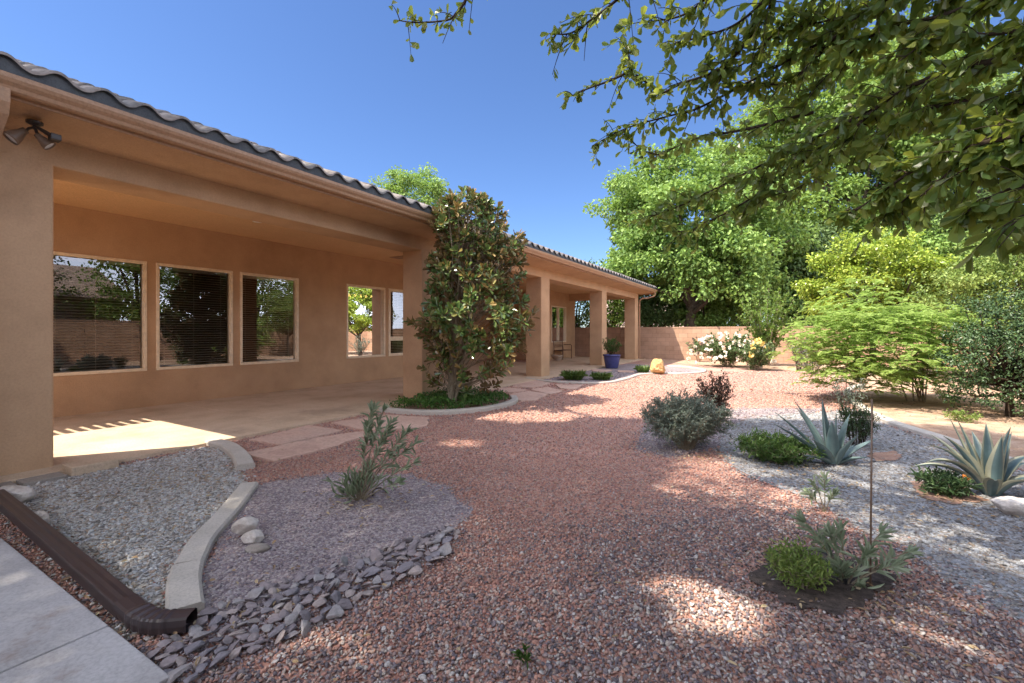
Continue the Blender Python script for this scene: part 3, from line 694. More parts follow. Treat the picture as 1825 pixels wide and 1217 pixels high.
def kerb(label, line, w=.14, h=.085, name='kerb', mat='kerb', taper=None, group='concrete kerbs edging the beds'):
    line = smooth_line([(*p, 0) for p in line], 8); b_ = .014; hw = w/2
    pr = [(-hw, -.1), (-hw, h-b_), (-hw+b_, h), (hw-b_, h), (hw, h-b_), (hw, -.1)]
    o = np.array([line[len(line)//2][0], line[len(line)//2][1], GZ])
    mb = MB(); mb.sweep([np.array([p[0]-o[0], p[1]-o[1], 0]) for p in line], pr)
    ob = mb.build(name, M[mat]); ob.location = o; return tag(ob, label, 'kerb', group)
kerb('short curved concrete kerb between pale gravel and flagstones', GP([(378, 792), (408, 801), (428, 818), (438, 838)]), .155, .06)
kerb('long tapering concrete kerb piece pointing at the oleander bed', GP([(444, 870), (405, 920), (362, 968), (336, 1016)]), .14, .05)
kerb('thick foremost concrete kerb block by the slate rocks', GP([(334.5, 1019), (328, 1050), (330, 1102)]), .145, .055)
kerb('curved grey kerb ring round the magnolia bed', [(-5.62, 5.28), (-5.1, 5.33), (-4.62, 5.55), (-4.28, 6.0), (-4.14, 6.55), (-4.22, 7.15), (-4.5, 7.6)], .13, .07)
kerb('thin winding kerb of the bed below the far pillars', GP([(938, 676), (980, 681.5), (1040, 684), (1085, 683), (1117, 676), (1140, 669), (1175, 666.5), (1215, 667), (1250, 664.5), (1254, 660.5), (1225, 655), (1190, 653)]), .10, .05)
kerb('long pale kerb curving along the bed of shrubs on the right', [(1.62, 13.6), (1.3, 12.6), (1.12, 11.4), (1.15, 9.2), (1.34, 8.05), (1.6, 7.3), (1.8, 6.63), (2.02, 6.1), (2.65, 5.2)], .13, .06)

def flag(label, pix):
    poly = densify([np.array(G(*p, z=-.01)) for p in pix], .16, .012); c = np.mean(poly, 0)
    mb = MB(); mb.prism([tuple(p-c) for p in poly], -.05, .0); o = mb.build('flagstone', M['flag'], bevel=.006)
    o.location = (c[0], c[1], -.014+R.uniform(-.003, .003)); return tag(o, label, 'flagstone', 'flagstones beside the patio')
flag('long upper flagstone beside the patio edge and short kerb', [(443, 783), (550, 756), (610, 766), (503, 790)])
flag('longest pink flagstone, front one behind the small oleander', [(434, 806), (560, 779), (647, 767), (651, 775), (580, 798), (488, 820)])
flag('broad flagstone touching the magnolia bed kerb', [(590, 752), (690, 738), (764, 743), (763, 757), (740, 762), (649, 765)])
c4 = lambda pts: [(860+x/4.148, 460+y/4.148) for x, y in pts]
flag('flat pale flagstone nearest the third pillar', c4([(215, 932), (400, 897), (505, 922), (375, 955), (225, 948)]))
flag('narrow flagstone behind the magnolia bed', c4([(120, 960), (205, 955), (330, 972), (230, 990), (110, 990)]))
flag('pink flagstone right beside the end of the magnolia bed', c4([(205, 1002), (345, 980), (490, 1002), (400, 1045), (285, 1050), (200, 1022)]))
flag('pointed flagstone between the path and the third pillar', c4([(365, 963), (480, 948), (600, 978), (500, 1000), (365, 972)]))
flag('outermost flagstone against the winding kerb', c4([(535, 930), (735, 932), (690, 965), (575, 958)]))
flag('long flagstone set in gravel in front of the blue pot', c4([(800, 818), (960, 826), (905, 840), (815, 832)]))
flag('flagstone set in gravel behind the yellow boulder', c4([(1005, 826), (1130, 832), (1120, 840), (1000, 838)]))
for lb, x, y, rz, sz in (('grey paver block flat at the foot of the near wall', -5.52, 1.30, .03, (.20, .27)), ('second grey paver block further left by the near wall', -5.53, 1.0, -.02, (.2, .27))):
    mb = MB(); mb.box(-sz[0]/2, sz[0]/2, -sz[1]/2, sz[1]/2, -.04, .035); o = mb.build('paver', M['paver'], bevel=.008); o.location = (x, y, GZ); o.rotation_euler[2] = rz
    tag(o, lb, 'paver', 'pavers at the foot of the near wall')
mb = MB(); mb.box(-.12, .12, -.17, .17, -.05, .07); o = mb.build('paver', M['patio'], bevel=.008); o.location = (-5.56, 1.64, GZ+.012)
tag(o, 'tan concrete block stepped against the patio corner', 'paver', 'pavers at the foot of the near wall')

def rock_mesh(seed, r=(1, .8, .6), cuts=9, sub=3, rough=.12, flatness=.75, smooth=False):
    rg = np.random.default_rng(seed); bm = bmesh.new(); bmesh.ops.create_icosphere(bm, subdivisions=sub, radius=1)
    V = np.array([v.co[:] for v in bm.verts])
    for _ in range(cuts):
        d = nrm(rg.normal(0, 1, 3)); t = rg.uniform(.5, .85)*flatness/.75; s = V@d; over = np.maximum(0, s-t); V = V-over[:, None]*d*.95
    for i, v in enumerate(V):
        nn = mnoise.noise(Vector(v*1.7+seed))*.6+mnoise.noise(Vector(v*4.1-seed))*.3+mnoise.noise(Vector(v*9+seed))*.15
        V[i] = v*(1+rough*nn)
    V *= np.array(r)
    for v, co in zip(bm.verts, V): v.co = co
    me = bpy.data.meshes.new('rock'); 
    for f in bm.faces: f.smooth = smooth
    bm.to_mesh(me); bm.free(); return me
def rock(name, label, px, py, r, seed, mat, rz=0, lift=.6, group=None, cuts=8, cat='rock', z=GZ, rough=.14, sub=4):
    me = rock_mesh(seed, r, cuts, sub, rough, smooth=True); o = link(name, me, M[mat]); x, y = G(px, py)
    o.location = (x, y, z+r[2]*lift); o.rotation_euler[2] = rz; return tag(o, label, cat, group)
gw = 'white rocks on the gravel'
rock('white_rock', 'jagged pinkish white rock beside the near wall and drain pipe', 26, 895, (.135, .10, .085), 3, 'whiterock', .4, .7, gw)
rock('white_rock', 'round white stone beside the drain pipe', 67, 938, (.075, .06, .055), 14, 'whiterock', .2, .8, gw, 4, rough=.08)
rock('white_rock', 'blocky cream rock, rearmost of the three by the long kerb', 437, 957, (.085, .06, .07), 5, 'whiterock', 1.1, .75, gw)
rock('white_rock', 'wedge shaped white rock in the middle of the three by the long kerb', 455, 969, (.08, .05, .045), 26, 'whiterock', .5, .8, gw)
rock('white_rock', 'flat grey stone, front one of the three by the long kerb', 459, 983, (.07, .04, .025), 7, 'paver', .6, .8, gw, 3, rough=.06)
rock('white_rock', 'big white rock beside the striped agave', 1810, 918, (.15, .11, .08), 8, 'whiterock', .3, .6, gw, rough=.22)
rock('boulder', 'yellow sandstone boulder on the far path edge', 1172, 667, (.215, .20, .27), 9, 'boulder', .5, .72, None, 4, 'boulder', rough=.34, sub=5)
# slate chunks: one object each
SL = [rock_mesh(100+i, (1, R.uniform(.6, .85), R.uniform(.2, .36)), 14, 2, .10, .58) for i in range(12)]
slp = np.array(GP([(262, 1217), (258, 1172), (350, 1130), (372, 1098), (470, 1056), (560, 1026), (640, 998), (720, 968), (800, 940), (818, 962), (785, 1002), (700, 1045), (620, 1095), (555, 1128), (478, 1158), (380, 1196), (335, 1230)]))
pts = []; lo, hi = slp.min(0), slp.max(0); tries = 0
while tries < 26000:
    tries += 1; p = R.uniform(lo, hi)
    if not in_poly(p[None], slp)[0]: continue
    r_ = R.choice([.034, .042, .052, .062], p=[.25, .35, .28, .12])*1.0
    if p[1] < .80 and p[0] < -1.9: continue
    if all(np.hypot(*(p-q[:2])) > .60*(r_+q[2]) for q in pts): pts.append((p[0], p[1], r_))
for i, (x, y, r_) in enumerate(pts[:299]):
    me = SL[i % 12]; kk = i % 5
    key = 'sl%d_%d' % (i % 12, kk); m2 = bpy.data.meshes.get(key)
    if m2 is None: m2 = me.copy(); m2.name = key
    o = link('slate_rock', m2, M['slate'][kk]); o.location = (x, y, GZ+.010+r_*.22+R.uniform(0, .01)); o.scale = (r_*1.18,)*3
    o.rotation_euler = (R.normal(0, .3), R.normal(0, .3), R.uniform(0, 6.28))
    tag(o, 'loose purple grey slate chunk in the strip between gravel beds', 'slate rock', 'slate rocks edging the oleander bed')

# walls
def wall_thing(label, x0, x1, y0, y1, h_, caps=True, name='block_wall'):
    w = empty(name, ((x0+x1)/2, (y0+y1)/2, GZ), label, 'wall'); ox, oy = (x0+x1)/2, (y0+y1)/2
    mb = MB(); horiz = (x1-x0) > (y1-y0); Ln = (x1-x0) if horiz else (y1-y0); k = max(1, round(Ln/4.9)); g = .012
    for i in range(k):
        a = -Ln/2+Ln*i/k+g/2; b_ = -Ln/2+Ln*(i+1)/k-g/2
        if horiz: mb.box(a, b_, y0-oy, y1-oy, -.2, h_)
        else: mb.box(x0-ox, x1-ox, a, b_, -.2, h_)
    mb.build('wall_panel', M['block'], w); mb = MB(); e = .012
    mb.box(x0-ox-e, x1-ox+e, y0-oy-e, y1-oy+e, h_+.001, h_+.05); mb.build('cap', M['block'], w); return w
wall_thing('tan block wall closing the far end of the garden', -16, 6.6, 22.2, 22.4, 1.49)
wall_thing('tan block wall glimpsed behind the shrubs on the right', 6.6, 6.8, -8, 22.4, 1.75)

# stake, risers, drip tubes
def stake(label, px, py, h_, r_=.006, mat='bronze', tilt=(0, 0)):
    x, y = G(px, py); mb = MB(); mb.tube([(0, 0, -.05), (tilt[0]*.5, tilt[1]*.5, h_*.5), (tilt[0], tilt[1], h_)], r_, 7); o = mb.build('stake', M[mat], None, True); o.location = (x, y, GZ); return tag(o, label, 'stake')
stake('tall thin rusty metal stake standing by the young plants', 1551, 1048, .95, .0045, 'bronze', (.01, .02))
stake('short black irrigation riser under the young oleander', 1506, 1045, .115, .009, 'black')
stake('small thin stake at the end of the right kerb', 1508, 706, .42, .008, 'bronze')
def drip(label, pix, z0=.012):
    pts = [(*G(*p), GZ+z0) for p in pix]; c = np.mean(pts, 0); mb = MB()
    mb.tube([np.array(p)-c for p in smooth_line(pts, 6)], .006, 6); o = mb.build('drip_tube', M['black'], None, True); o.location = c; return tag(o, label, 'drip tube')
drip('black drip tube curling behind the small green shrub', [(1398, 985), (1420, 982), (1450, 984), (1475, 994), (1500, 1020)], .016)
o = drip('black drip tube loop beside the small oleander', [(664, 890), (666, 880), (678, 876), (690, 884)], .03)

# pot, bowl, bench
pot = empty('plant_pot', (*G(1096, 655), 0), 'blue glazed pot with a leafy shrub beside the fourth pillar', 'plant pot'); pot.location = (-5.25, 15.75, -.03)
mb = MB(); mb.lathe([(0, 0), (.2, 0), (.225, .03), (.285, .36), (.29, .43), (.315, .44), (.315, .49), (.285, .49), (.275, .44), (.0, .42)], 28); mb.build('pot', M['blue_pot'], pot, True)
mb = MB(); mb.lathe([(0, .435), (.272, .43)], 20); mb.build('potting_soil', M['soil'], pot)
mb = MB(); mb.lathe([(0, 0), (.14, 0), (.12, .04), (.22, .12), (.26, .2), (.25, .24), (.2, .24), (.2, .2), (0, .19)], 24); o = mb.build('planter_bowl', M['stone_bowl'], None, True); o.location = (-8.62, 18.35, .001)
tag(o, 'low round stone planter bowl on the far patio', 'planter')
bn = empty('bench', (-8.9, 19.6, 0), 'small rusty metal bench against the far patio wall', 'bench', rz=math.pi/2)
mb = MB()
for y in np.linspace(-.19, .19, 6): mb.box(-.5, .5, y-.025, y+.025, .40, .42)
mb.build('seat', M['bench'], bn)
for x in (-.5, .5):
    mb = MB(); mb.tube([(x, -.22, 0), (x, -.22, .62), (x, -.18, .66), (x, .18, .66)], .016); mb.tube([(x, .22, 0), (x, .22, .5), (x, .26, .86)], .016)
    mb.tube([(x, -.22, .40), (x, .22, .40)], .014); mb.build('side_frame', M['bench'], bn, True)
mb = MB(); mb.tube([(-.5, .26, .84), (.5, .26, .84)], .016); mb.tube([(-.5, .23, .56), (.5, .23, .56)], .012)
for x in np.linspace(-.4, .4, 7): mb.tube([(x, .23, .56), (x, .26, .84)], .007)
mb.build('back_frame', M['bench'], bn, True)

# neighbours beyond the walls
def nhouse(label, x0, x1, y0, y1, h_, along='y', rise=1.5):
    nh = empty('neighbouring_house', ((x0+x1)/2, (y0+y1)/2, GZ), label, 'house'); ox, oy = (x0+x1)/2, (y0+y1)/2
    MB().box(x0-ox, x1-ox, y0-oy, y1-oy, -.1, h_).build('wall', M['nwall'], nh)
    e = .5; X0, X1, Y0, Y1 = x0-ox-e, x1-ox+e, y0-oy-e, y1-oy+e; mb = MB(); t = .06
    if along == 'y': V = [(X0, Y0, h_), (X0, Y1, h_), (0, Y1, h_+rise), (0, Y0, h_+rise), (X1, Y0, h_), (X1, Y1, h_)]
    else: V = [(X0, Y0, h_), (X1, Y0, h_), (X1, 0, h_+rise), (X0, 0, h_+rise), (X0, Y1, h_), (X1, Y1, h_)]
    V = [(a, b_, c+.01) for a, b_, c in V]; V += [(a, b_, c-t) for a, b_, c in V]
    mb.add(V, [(0,1,2,3),(3,2,5,4),(6,9,8,7),(9,10,11,8),(0,6,7,1),(4,5,11,10),(0,3,9,6),(3,4,10,9),(1,7,8,2),(2,8,11,5)]); mb.build('roof', M['ntile'], nh)
    return nh
M['nwall'] = surf('pale_stucco', [(.42, .34, .27), (.5, .42, .34)], 2, .9, .3)
M['ntile'] = block_mat('shingle_tile', (.36, .27, .22), (.30, .22, .18), (.16, .12, .1), .3, .13)
nhouse('pale neighbouring house among the trees past the far wall', -14, -5.2, 38, 46, 2.9, 'x')
nhouse('tan neighbouring house with tiled roof past the right wall', 9.5, 18, -2, 9.2, 2.9, 'y', 1.9)

# ================================================================== PLANTS
LM = {}
LM['mag'] = leafmat('magnolia_leaf', [(.05, .095, .026), (.08, .14, .036), (.13, .19, .05), (.10, .155, .042), (.17, .19, .055), (.30, .20, .065)], .12, .26, back=(.23, .15, .07), spec=.5)
LM['oleander'] = leafmat('oleander_leaf', [(.18, .235, .13), (.27, .33, .20), (.35, .40, .27), (.22, .28, .16)], .2, .5)
LM['greybush'] = leafmat('grey_green_leaf', [(.10, .135, .10), (.16, .195, .145), (.22, .25, .195), (.12, .155, .11)], .12, .6)
LM['redbush'] = leafmat('red_brown_leaf', [(.07, .04, .03), (.12, .06, .04), (.09, .075, .04), (.15, .09, .05)], .15, .5)
LM['green'] = leafmat('mid_green_leaf', [(.045, .10, .02), (.08, .15, .03), (.12, .19, .04)], .25, .5)
LM['lime'] = leafmat('lime_leaf', [(.12, .19, .04), (.20, .28, .06), (.29, .36, .085)], .3, .5)
LM['dark'] = leafmat('dark_green_leaf', [(.035, .07, .028), (.06, .11, .04), (.10, .16, .055)], .15, .4)
LM['cover'] = leafmat('vinca_leaf', [(.03, .09, .015), (.06, .15, .025), (.11, .22, .04)], .2, .4)
LM['rose'] = leafmat('rose_leaf', [(.05, .10, .03), (.09, .15, .045), (.14, .2, .07)], .25, .45)
LM['ash'] = leafmat('ash_leaf', [(.08, .155, .035), (.145, .25, .05), (.22, .34, .075), (.28, .39, .105)], .38, .55, tcol=(.24, .36, .05), nscale=.35)
LM['ash2'] = leafmat('elm_leaf', [(.08, .15, .03), (.15, .25, .045), (.24, .35, .08)], .4, .55, tcol=(.3, .4, .06), nscale=.35)
LM['pine'] = leafmat('dark_tree_leaf', [(.06, .11, .035), (.10, .165, .05), (.155, .23, .07)], .25, .6, nscale=.35)
LM['yellow'] = leafmat('yellow_green_leaf', [(.16, .25, .03), (.30, .40, .045), (.42, .48, .075), (.14, .22, .03)], .36, .3)
LM['mimosa'] = leafmat('feathery_leaf', [(.24, .36, .08), (.36, .49, .12), (.46, .58, .19)], .48, .6)
LM['over'] = leafmat('overhang_leaf', [(.06, .11, .032), (.09, .16, .042), (.14, .21, .05), (.20, .22, .055), (.08, .135, .042)], .48, .32, tcol=(.50, .56, .07))
LM['purple'] = leafmat('purple_leaf', [(.06, .045, .045), (.09, .07, .065), (.12, .10, .08)], .15, .6)
LM['grass'] = leafmat('grass_blade', [(.06, .11, .02), (.10, .17, .035), (.17, .23, .06)], .25, .5)
V2 = lambda p: (p[0], p[1], GZ)

mg = empty('magnolia_tree', (-4.98, 6.3, GZ), 'tall glossy magnolia tree with brown leaf backs in the ring bed', 'tree'); mb = MB(); lv = Leaves()
prof_z = [.25, .6, 1.1, 1.5, 2.0, 2.6, 3.1, 3.45, 3.7]; prof_l = [-.2, -.45, -.5, -.55, -.52, -.42, -.42, -.36, -.1]; prof_r = [.8, 1.05, 1.3, 1.5, 1.25, 1.12, 1.1, 1.0, .45]
sts = []
for i in range(15):
    a = 2*math.pi*i/15+R.normal(0, .2); z_ = R.uniform(2.2, 3.5); l_ = np.interp(z_, prof_z, prof_l); r_ = np.interp(z_, prof_z, prof_r); c_ = (l_+r_)/2; w_ = (r_-l_)/2*.6*R.uniform(.3, 1)
    tip = RV*(c_+w_*math.cos(a))+FV*(w_*math.sin(a))+UP*z_; b0 = np.array([.05*math.cos(a), .05*math.sin(a), -.03])
    st = bez(b0, b0+(tip*.35+UP*.3), tip, 9); sts.append(st); mb.tube(st, np.linspace(.026, .008, 9), 6, False)
for i in range(740):
    z_ = R.uniform(.28, 3.68); l_ = np.interp(z_, prof_z, prof_l); r_ = np.interp(z_, prof_z, prof_r); c_ = (l_+r_)/2; w_ = (r_-l_)/2
    if z_ < .95 and R.random() < .68: continue
    a = R.uniform(0, 6.283); q = R.uniform(.25, 1)**.5*(1+.5*mnoise.noise(Vector((math.cos(a)*1.5, math.sin(a)*1.5, z_*1.6))))
    e = RV*(c_+w_*q*math.cos(a))+FV*(w_*.85*q*math.sin(a))+UP*z_
    if e[0]+(-4.98) < -5.82 and 6.3+e[1] > 6.4: continue
    st = sts[R.integers(15)]; k = min(8, max(1, int(8*np.clip((z_-.35)/max(st[-1][2], .5), 0, 1)))); o = st[k]; m_ = (o+e)/2-UP*.08; sb = bez(o, m_, e, 5)
    if np.linalg.norm(e-o) < 1.0: mb.tube(sb, np.linspace(.008, .004, 5), 4, False)
    ax = nrm(nrm(e-(RV*c_+UP*(z_-.25)))+UP*.3+R.normal(0, .35, 3)); s1 = nrm(np.cross(ax, [.3, .5, .1])); s2 = np.cross(ax, s1); n2 = R.integers(8, 13)
    an = np.arange(n2)*2.4+R.random()*6; el = np.linspace(1.5, .3, n2)+R.normal(0, .15, n2)
    dd = (np.cos(an)[:, None]*s1+np.sin(an)[:, None]*s2)*np.sin(el)[:, None]+ax*np.cos(el)[:, None]
    lv.add(np.repeat(e[None], n2, 0)-ax*np.linspace(.09, 0, n2)[:, None], dd, ax+R.normal(0, .25, (n2, 3)), R.uniform(.10, .17, n2), R.uniform(.048, .070, n2))
mb.build('trunk', M['palestem'], mg, True); lv.build('crown', LM['mag'], mg, LEAF_OB)
lv = Leaves(); 
for (px, py, zz, n) in ((760, 0, .0, 0),):
    pass
P = np.stack([R.uniform(-6, -4, 9000), R.uniform(5.2, 8, 9000)], 1)
ring = [(-5.55, 5.36), (-5.1, 5.42), (-4.68, 5.62), (-4.36, 6.0), (-4.22, 6.5), (-4.3, 7.1), (-4.55, 7.5), (-5.7, 7.6), (-5.7, 7.05), (-5.8, 7.02), (-5.8, 6.45)]
P = P[in_poly(P, ring)]; hgt = .15+.10*np.array([mnoise.noise(Vector((p[0]*4, p[1]*4, 1))) for p in P]); hgt *= R.uniform(.5, 1.1, len(P))
lv.add(np.concatenate([P, (GZ+hgt)[:, None]], 1), rdir(len(P), .1), np.array([0, 0, 1.])+R.normal(0, .4, (len(P), 3)), R.uniform(.03, .055, len(P)), R.uniform(.018, .03, len(P)))
tag(lv.build('ground_cover', LM['cover']), 'low bright green ground cover filling the magnolia bed', 'ground cover', kind='stuff')

# oleander by the purple gravel: bushy foot and tall leaning shoots
def oleander(name, label, loc, shoots, foot, ll=.10, lw=.0135, mat='oleander', sr=.006):
    root = empty(name, loc, label, 'shrub'); mb = MB(); lv = Leaves()
    for (dx, dz, dy) in shoots:
        tip = RV*dx+FV*dy+UP*dz; st = bez(np.zeros(3)-UP*.02, tip*.45+UP*dz*.18, tip, 9); mb.tube(st, np.linspace(sr, sr*.5, 9), 6, False)
        n = int(26*max(.5, dz/.5)); t = R.uniform(.42, 1, n)**.8; f = t*8; k = np.minimum(f.astype(int), 7); pp = st[k]+(st[k+1]-st[k])*(f-k)[:, None]
        ax = nrm(st[k+1]-st[k]); dd = nrm(ax*R.uniform(.5, 1.3, (n, 1))+rdir(n)*.8)
        lv.add(pp, dd, ax+R.normal(0, .25, (n, 3)), ll*R.uniform(.6, 1.1, n), lw*R.uniform(.8, 1.2, n))
        nt = 9; dd = nrm(nrm(st[-1]-st[-2])*1.2+rdir(nt)*.7); lv.add(np.repeat(tip[None], nt, 0), dd, rdir(nt), ll*R.uniform(.5, .9, nt), lw*.8)
    for _ in range(foot[0]):
        tip = np.array([R.normal(0, foot[1]), R.normal(0, foot[1]), foot[2]*R.uniform(.4, 1)]); n = 10
        mb.tube([np.zeros(3), tip*.5, tip], sr*.5, 4, False); q = R.uniform(.2, 1, (n, 1))
        lv.add(tip*q, nrm(nrm(tip)*.8+rdir(n)*.7+UP*.3), nrm(tip)+R.normal(0, .3, (n, 3)), ll*R.uniform(.6, 1.1, n), lw*R.uniform(.8, 1.2, n))
    mb.build('stems', M['palestem'], root, True); lv.build('foliage', LM[mat], root); return root
oleander('oleander', 'small grey green oleander with tall leaning shoots on purple gravel', V2(G(640, 893)), [(.10, .70, .0), (.17, .68, .05), (.25, .60, -.03), (.36, .52, .02), (.40, .42, .1), (.42, .30, -.04), (.33, .18, -.12), (.2, .5, .08), (.28, .38, .1), (.05, .55, .05)], (22, .085, .26))
oleander('oleander', 'young sprawling oleander beside the tall thin stake', V2(G(1507, 1043)), [(-.17, .30, .05), (-.10, .27, -.03), (.02, .25, .06), (.05, .2, -.08), (.2, .25, .03), (.3, .18, -.02), (.34, .12, .05), (.18, .14, -.08), (-.05, .18, .1)], (7, .06, .12), .10, .0135, sr=.005)
oleander('oleander', 'tiny oleander sprig alone on pale gravel behind the stake', V2(G(1470, 912)), [(-.07, .2, 0), (.02, .22, .03), (.04, .14, -.03), (-.1, .12, .02)], (0, 0, 0), .085, .0125, sr=.004)
shrub('shrub', 'dense grey green mounded shrub on the edge of the red gravel', 'shrub', V2(G(1222, 800)), .47, .62, 85, 10, 17, .04, .013, LM['greybush'], M['palestem'], up=.5, sr=.005, sublen=.17, lo=.3, hmin=.35)
shrub('shrub', 'upright red brown twiggy shrub behind the grey mounded one', 'shrub', V2(G(1276, 760)), .24, .78, 18, 11, 11, .034, .016, LM['redbush'], M['twig'], up=.7, sr=.006, sublen=.16, lo=.35, hmin=.5)
shrub('shrub', 'low spreading bright green plant left of the plain agave', 'shrub', V2(G(1385, 822)), .36, .22, 70, 7, 14, .045, .012, LM['green'], M['palestem'], up=.6, sr=.004, sublen=.12, lo=.3, hmin=.5)
shrub('shrub', 'dark wispy evergreen shrub behind the plain agave', 'shrub', V2(G(1527, 795)), .2, .48, 22, 7, 12, .045, .007, LM['dark'], M['twig'], up=.8, sr=.005, sublen=.14, lo=.25, hmin=.5)
shrub('shrub', 'thin grey leaved twiggy shrub by the end of the right kerb', 'shrub', V2(G(1512, 742)), .3, .62, 12, 6, 6, .045, .012, LM['greybush'], M['twig'], up=.6, sr=.005, sublen=.18, lo=.3, hmin=.5)
gz = shrub('flowering_plant', 'low dark green plant with orange flowers by the striped agave', 'plant', V2(G(1683, 882)), .18, .15, 34, 4, 10, .06, .014, LM['dark'], M['palestem'], up=.6, sr=.003, sublen=.09, lo=.2, hmin=.5)
M['orange'] = plain('orange_petal', (.72, .22, .03), .6); M['petalw'] = leafmat('cream_petal', [(.80, .76, .66), (.85, .82, .75), (.78, .70, .52)], .25, .6); M['petaly'] = leafmat('yellow_petal', [(.80, .58, .12), (.82, .68, .28)], .25, .6)
for (dx, dz) in ((.085, .175), (.115, .155)):
    mb = MB(); c = RV*dx+UP*dz-FV*.07
    for k in range(9):
        a = 2*math.pi*k/9; d = RV*math.cos(a)*.8+FV*math.sin(a)*.6-FV*.25+UP*.35*math.sin(a); l = nrm(np.cross(d, UP))
        mb.add([c, c+d*.014+l*.006, c+d*.024, c+d*.014-l*.006], [(0, 1, 2, 3)])
    mb.tube([c, c-UP*.07+FV*.02], .0022, 4); mb.build('flower', M['orange'], gz)
shrub('shrub', 'little rounded lime green shrub in dark soil near the stake', 'shrub', V2(G(1423, 1042)), .145, .165, 50, 5, 9, .03, .009, LM['lime'], M['palestem'], up=.6, sr=.003, sublen=.07, lo=.3, hmin=.55)

oleander('weed', 'tiny bright green weed sprouting in the gravel at the front', V2(G(930, 1190)), [(-.012, .05, 0), (.012, .06, .01), (.02, .04, -.01)], (0, 0, 0), .035, .009, 'green', .0015)
# agaves
def agave_mat(name, a, b_, edge):
    m, nt, bs = newmat(name); L = nt.links.new
    at_ = nt.nodes.new('ShaderNodeAttribute'); at_.attribute_name = 'across'
    r = ramp(nt, edge); L(at_.outputs['Fac'], r.inputs[0])
    n = nz(nt, 9, 4, .6, geo_pos(nt)); rr = ramp(nt, [(.3, (.8,)*3), (.7, (1.15,)*3)]); L(n.outputs['Fac'], rr.inputs[0])
    mx = nt.nodes.new('ShaderNodeMix'); mx.data_type = 'RGBA'; mx.blend_type = 'MULTIPLY'; mx.inputs[0].default_value = 1
    L(r.outputs[0], mx.inputs[6]); L(rr.outputs[0], mx.inputs[7]); L(mx.outputs[2], bs.inputs['Base Color']); bs.inputs['Roughness'].default_value = .5
    return m
M['agave'] = agave_mat('blue_agave', 0, 0, [(0, (.135, .19, .18)), (.5, (.11, .17, .165)), (.9, (.145, .205, .195)), (1, (.10, .08, .06))])
M['agave_v'] = agave_mat('striped_agave', 0, 0, [(0, (.075, .125, .13)), (.48, (.12, .18, .18)), (.56, (.11, .165, .16)), (.64, (.36, .36, .26)), (.95, (.33, .32, .22)), (1, (.2, .14, .08))])
def agave_leaf(root, tip, mat, w, bulge=.35, droop=0, c0=None):
    tip = np.array(tip, float); Ln = np.linalg.norm(tip); hz = tip*np.array([1, 1, 0]); hd = nrm(hz) if np.linalg.norm(hz) > .02 else RV
    base = hd*.045+UP*.02; ctrl = base*.3+tip*.45+UP*(bulge*Ln*.5+droop); n = 22
    cl = bez(base, ctrl, tip, n); V = []; A = []
    side0 = nrm(np.cross(hd, UP)); us = np.linspace(-1, 1, 9)
    for i, p in enumerate(cl):
        t = i/(n-1); d = nrm(cl[min(i+1, n-1)]-cl[max(i-1, 0)]); s = side0; nn = nrm(np.cross(s, d)); 
        if np.dot(nn, UP) < 0 and np.dot(nn, hd) > 0: nn = -nn
        ww = w*(.62+.38*math.sin(min(1, t/.4)*math.pi/2))*(1 if t < .4 else max(.02, (1-((t-.4)/.6)**1.35)))
        up_ = nn if np.dot(nn, -hd) > 0 or np.dot(nn, UP) > .3 else -nn
        for sgn in (1, -1):
            for u in us:
                V.append(p+s*u*ww*.95+up_*(u*u*ww*.42+(0 if sgn > 0 else -.012*(1-t*.7)*(1.02-u*u))))
                A.append(min(1, abs(u)*.97+max(0, (t-.955)*20)))
    k = 9; Fq = []
    for i in range(n-1):
        o0_ = i*18; o1 = (i+1)*18
        for j in range(k-1):
            Fq.append((o0_+j, o0_+j+1, o1+j+1, o1+j)); Fq.append((o0_+9+j+1, o0_+9+j, o1+9+j, o1+9+j+1))
        Fq.append((o0_, o1, o1+9, o0_+9)); Fq.append((o0_+8, o0_+17, o1+17, o1+8))
    me = mesh_np('leaf', np.array(V), [np.array(Fq)], True); at_ = me.attributes.new('across', 'FLOAT', 'POINT'); at_.data.foreach_set('value', np.array(A, np.float32))
    return link('leaf', me, mat, root)
ag = empty('agave', V2(G(1484, 828)), 'plain blue green agave with straight upright blades', 'agave')
for dx, dz, dy, w in [(-.58, .40, -.02, .05), (-.49, .49, .12, .048), (-.32, .55, .05, .05), (-.25, .60, .2, .045), (-.12, .46, -.16, .06), (-.05, .64, .08, .05), (.04, .57, .22, .045), (.19, .49, .03, .052), (.47, .26, .02, .045), (-.55, .24, .2, .042), (.26, .10, -.1, .05), (.1, .34, -.2, .06), (-.33, .3, -.2, .055), (.3, .3, .25, .045), (-.12, .5, .3, .045), (.38, .14, .22, .04), (-.42, .15, -.22, .045), (.02, .50, -.02, .05)]:
    agave_leaf(ag, RV*dx+UP*dz+FV*dy, M['agave'], w, .12)
ag = empty('agave', V2(G(1766, 884)), 'large striped agave with cream edged arching blades', 'agave')
for dx, dz, dy, w, bl in [(-.53, .27, -.02, .052, .75), (-.54, .20, .1, .045, .7), (-.40, .38, .08, .05, .6), (-.355, .47, .02, .058, .45), (-.17, .585, .16, .048, .1), (-.06, .55, .2, .047, .1), (.065, .56, .1, .05, .25), (.11, .55, -.04, .058, .35), (.23, .49, .06, .055, .3), (.35, .31, .02, .055, .7), (.33, .18, -.14, .055, .6), (-.02, .5, -.1, .065, .2), (-.22, .2, -.24, .055, .5), (.05, .2, -.3, .055, .6), (.5, .2, .15, .05, .7), (-.2, .42, .3, .045, .4), (.15, .45, .3, .045, .4)]:
    agave_leaf(ag, RV*dx+UP*dz+FV*dy, M['agave_v'], w, bl)

